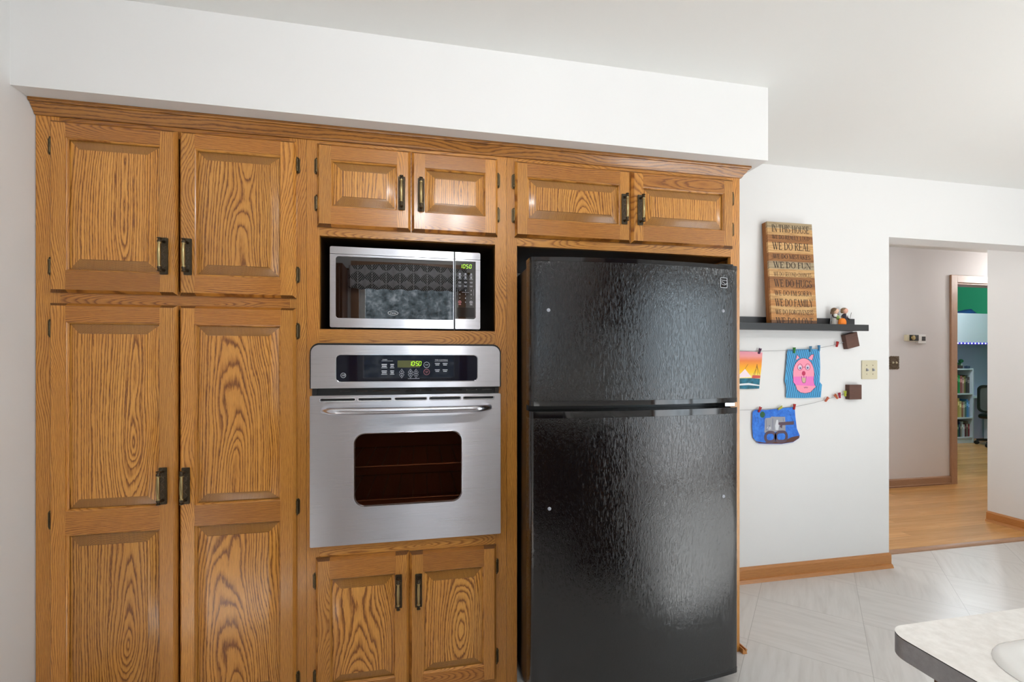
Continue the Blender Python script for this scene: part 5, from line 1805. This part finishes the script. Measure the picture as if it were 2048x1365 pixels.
def book(x, w_, h, z, rgb, label, group, lean=0.0):
    t = thing('book', label, 'book', (x + w_ / 2, BY + 0.10, z), group)
    y0_, y1_ = BY + 0.035, BY + 0.20
    m = MB()
    # cover wraps round the spine, pages inside
    m.box(-w_ / 2, -w_ / 2 + 0.002, y0_ - BY - 0.10, y1_ - BY - 0.10, 0.0, h, colour(*rgb))
    m.box(w_ / 2 - 0.002, w_ / 2, y0_ - BY - 0.10, y1_ - BY - 0.10, 0.0, h, colour(*rgb))
    m.box(-w_ / 2 + 0.002, w_ / 2 - 0.002, y0_ - BY - 0.10, y0_ - BY - 0.098, 0.0, h, colour(*rgb))
    m.build('cover', parent=t)
    MB().box(-w_ / 2 + 0.0022, w_ / 2 - 0.0022, y0_ - BY - 0.0975, y1_ - BY - 0.104, 0.004, h - 0.004, 'paper_white').build('pages', parent=t)
    MB().box(-w_ / 2 + 0.0045, w_ / 2 - 0.0045, y0_ - BY - 0.1006, y0_ - BY - 0.1, h * 0.62, h * 0.82, colour(*[min(255, c + 70) for c in rgb])).build('spine_label', parent=t)
    if lean:
        t.rotation_euler = (0, lean, 0)
        t.location.z = z + abs(math.sin(lean)) * w_ / 2 + 0.0004


for key, z, hmax in (('low', SHZ[0], 0.26), ('mid', SHZ[1], 0.325), ('top', SHZ[2], 0.325)):
    x = 8.115
    cols = pal[key]
    wtot = BX1 - 0.024 - x
    ws = [random.uniform(0.7, 1.25) for _ in cols]
    k = wtot / sum(ws) * 0.985
    for i, ((rgb, cn), w0) in enumerate(zip(cols, ws)):
        w_ = w0 * k
        nb = cols[i - 1][1] + ' book' if i else 'door casing'
        book(x, w_ * 0.97, hmax * random.uniform(0.72, 0.95), z + 0.0003, rgb, '%s book on the %s shelf of the bookcase, right of the %s' % (cn, names_[key], nb), 'books on the %s shelf' % names_[key])
        x += w_

# toys on the bookcase
t = thing('toy_dinosaur', 'small green toy with a round head on top of the bookcase', 'toy', (8.385, 3.92, 1.1725))
m = MB()
m.ball((8.385, 3.92, 1.222), (0.042, 0.035, 0.045), colour(20, 96, 56)).ball((8.400, 3.905, 1.287), (0.036, 0.03, 0.030), colour(24, 110, 62))
for dx in (-0.022, 0.022):
    m.ball((8.385 + dx, 3.91, 1.182), (0.016, 0.020, 0.0095), colour(20, 90, 52))
m.tube([(8.35, 3.93, 1.217), (8.32, 3.96, 1.192), (8.30, 3.98, 1.187)], [0.02, 0.012, 0.005], colour(20, 96, 56), 8)
keep(m.build('body', smooth=80), t)
keep(MB().ball((8.390, 3.886, 1.222), (0.022, 0.006, 0.026), colour(190, 200, 190), 10).build('belly', smooth=80), t)
for i, (x, c_, s_, lb) in enumerate(((8.315, (60, 46, 44), 0.030, 'dark brown toy block left of the green toy on the bookcase'), (8.464, (46, 60, 84), 0.024, 'slate blue toy brick just right of the green toy'), (8.460, (80, 86, 92), 0.016, 'small grey toy brick behind the slate blue brick on the bookcase'))):
    yb_ = 3.84 if s_ > 0.02 else 3.93
    m = MB().box(x - s_, x + s_, yb_, yb_ + 2 * s_, 1.1725, 1.1725 + 1.5 * s_, colour(*c_))
    for dx in (-0.5, 0.5):
        m.lathe((x + dx * s_, yb_ + s_, 1.1725 + 1.5 * s_), (0, 0, 1), [(0, s_ * 0.3), (s_ * 0.25, s_ * 0.3)], colour(*c_), 12)
    tag(m.build('toy_brick', bevel=0.002), lb, 'toy', 'toys on the bookcase')

# loft bed
t = thing('loft_bed', 'white loft bed above the bookcase in the green bedroom', 'bed', (8.3, 4.3, 0.004))
keep(MB().box(6.9, 9.3, 3.70, 3.73, 1.560, 2.020, 'white_melamine').build('side_panel', bevel=0.003), t)
keep(MB().box(6.9, 9.3, 3.731, 4.85, 1.575, 1.60, 'white_melamine').build('slat_base'), t)
for x in (6.92, 9.22):
    for y in (3.735, 4.78):
        keep(MB().box(x, x + 0.07, y, y + 0.07, 0.004, 1.574, 'white_melamine').build('post', bevel=0.003), t)
keep(MB().box(7.0, 9.49, 4.12, 4.14, 0.004, 1.574, 'bedroom_paint').build('back_panel'), t)
mt = MB().box(6.95, 9.25, 3.74, 4.80, 1.601, 1.80, colour(210, 216, 224)).build('mattress', bevel=0.03)
tag(mt, 'pale mattress lying in the white loft bed', 'mattress')
m = MB()
rs = []
for j in range(15):
    y = 3.745 + 1.02 * j / 14
    row = []
    for i in range(33):
        x = 7.3 + 1.7 * i / 32
        e = min(1, min(i, 32 - i) / 6) * min(1, (min(j, 14 - j) + 1) / 3)
        row.append((x, y, 1.806 + e * (0.215 + 0.055 * math.sin(i * 0.55 + j * 0.4) + 0.02 * math.sin(i * 1.9))))
    rs.append(row)
m.rings(rs, colour(16, 62, 112), cap=False, closed=False)
bl = m.build('blanket', smooth=80)
md = bl.modifiers.new('cloth', 'SOLIDIFY')
md.thickness = 0.02
md.offset = 1
tag(bl, 'rumpled dark blue blanket on the loft bed', 'blanket')
t = thing('light_strip', 'violet light strip with white dots along the lower edge of the loft bed', 'light strip', (8.1, 3.695, 1.54))
keep(MB().box(6.95, 9.25, 3.694, 3.6995, 1.545, 1.5595 + 0.012, 'led_strip').build('strip'), t)
for i in range(22):
    keep(MB().ball((7.55 + 0.068 * i, 3.692, 1.558), 0.009, 'led_white', 8).build('led', smooth=80), t)

# desk and chair
t = thing('desk', 'white desk right of the bookcase under the loft bed', 'desk', (8.85, 3.95, 0.004))
keep(MB().box(8.505, 9.21, 3.83, 4.11, 0.70, 0.725, 'white_melamine').build('desktop', bevel=0.002), t)
for x in (8.51, 9.16):
    keep(MB().box(x, x + 0.03, 3.85, 4.09, 0.004, 0.70, 'white_melamine').build('leg'), t)
ch = thing('office_chair', 'black mesh-back office chair in front of the white bookcase', 'chair', (8.50, 3.45, 0.004))
cx, cy = 8.50, 3.45
back = rrect(-0.21, 0.21, 0.52, 0.93, 0.07, 6)
bi = rrect(-0.18, 0.18, 0.55, 0.90, 0.05, 6)
rotc = Matrix.Translation((cx, cy, 0)) @ Matrix.Rotation(R(-68), 4, 'Z')
rotm = rotc @ Matrix.Translation((0, -0.25, 0))
keep(MB().plate(back, [bi], -0.015, 0.015, 'black_plastic').build('back_frame', bevel=0.004, xf=rotm), ch)
keep(MB().plate(rrect(-0.181, 0.181, 0.549, 0.901, 0.05, 6), [], -0.003, 0.003, colour(74, 80, 78)).build('mesh_back', xf=rotm), ch)
keep(MB().box(-0.22, 0.22, -0.19, 0.22, 0.42, 0.49, 'black_plastic').build('seat', bevel=0.03, segs=3, xf=rotc), ch)
keep(MB().tube([(0, -0.12, 0.415), (0, -0.235, 0.43), (0, -0.252, 0.53)], 0.018, 'black_plastic', 8).build('back_bracket', smooth=60, xf=rotc), ch)
keep(MB().lathe((cx, cy, 0.09), (0, 0, 1), [(0, 0.028), (0.15, 0.028), (0.15, 0.018), (0.33, 0.018)], 'black_plastic', 14).build('column', smooth=40), ch)
for i in range(5):
    a = R(72 * i + 36)
    ex, ey = cx + 0.27 * math.cos(a), cy + 0.27 * math.sin(a)
    leg = keep(MB().tube([(cx, cy, 0.10), (ex, ey, 0.075)], [0.026, 0.018], 'black_plastic', 10).build('base_leg', smooth=60), ch)
    keep(MB().lathe((ex - 0.018 * math.sin(a), ey + 0.018 * math.cos(a), 0.033), (math.sin(a), -math.cos(a), 0), [(0, 0.020), (0.004, 0.029), (0.032, 0.029), (0.036, 0.020)], 'black_plastic', 16).build('caster', smooth=40), leg)
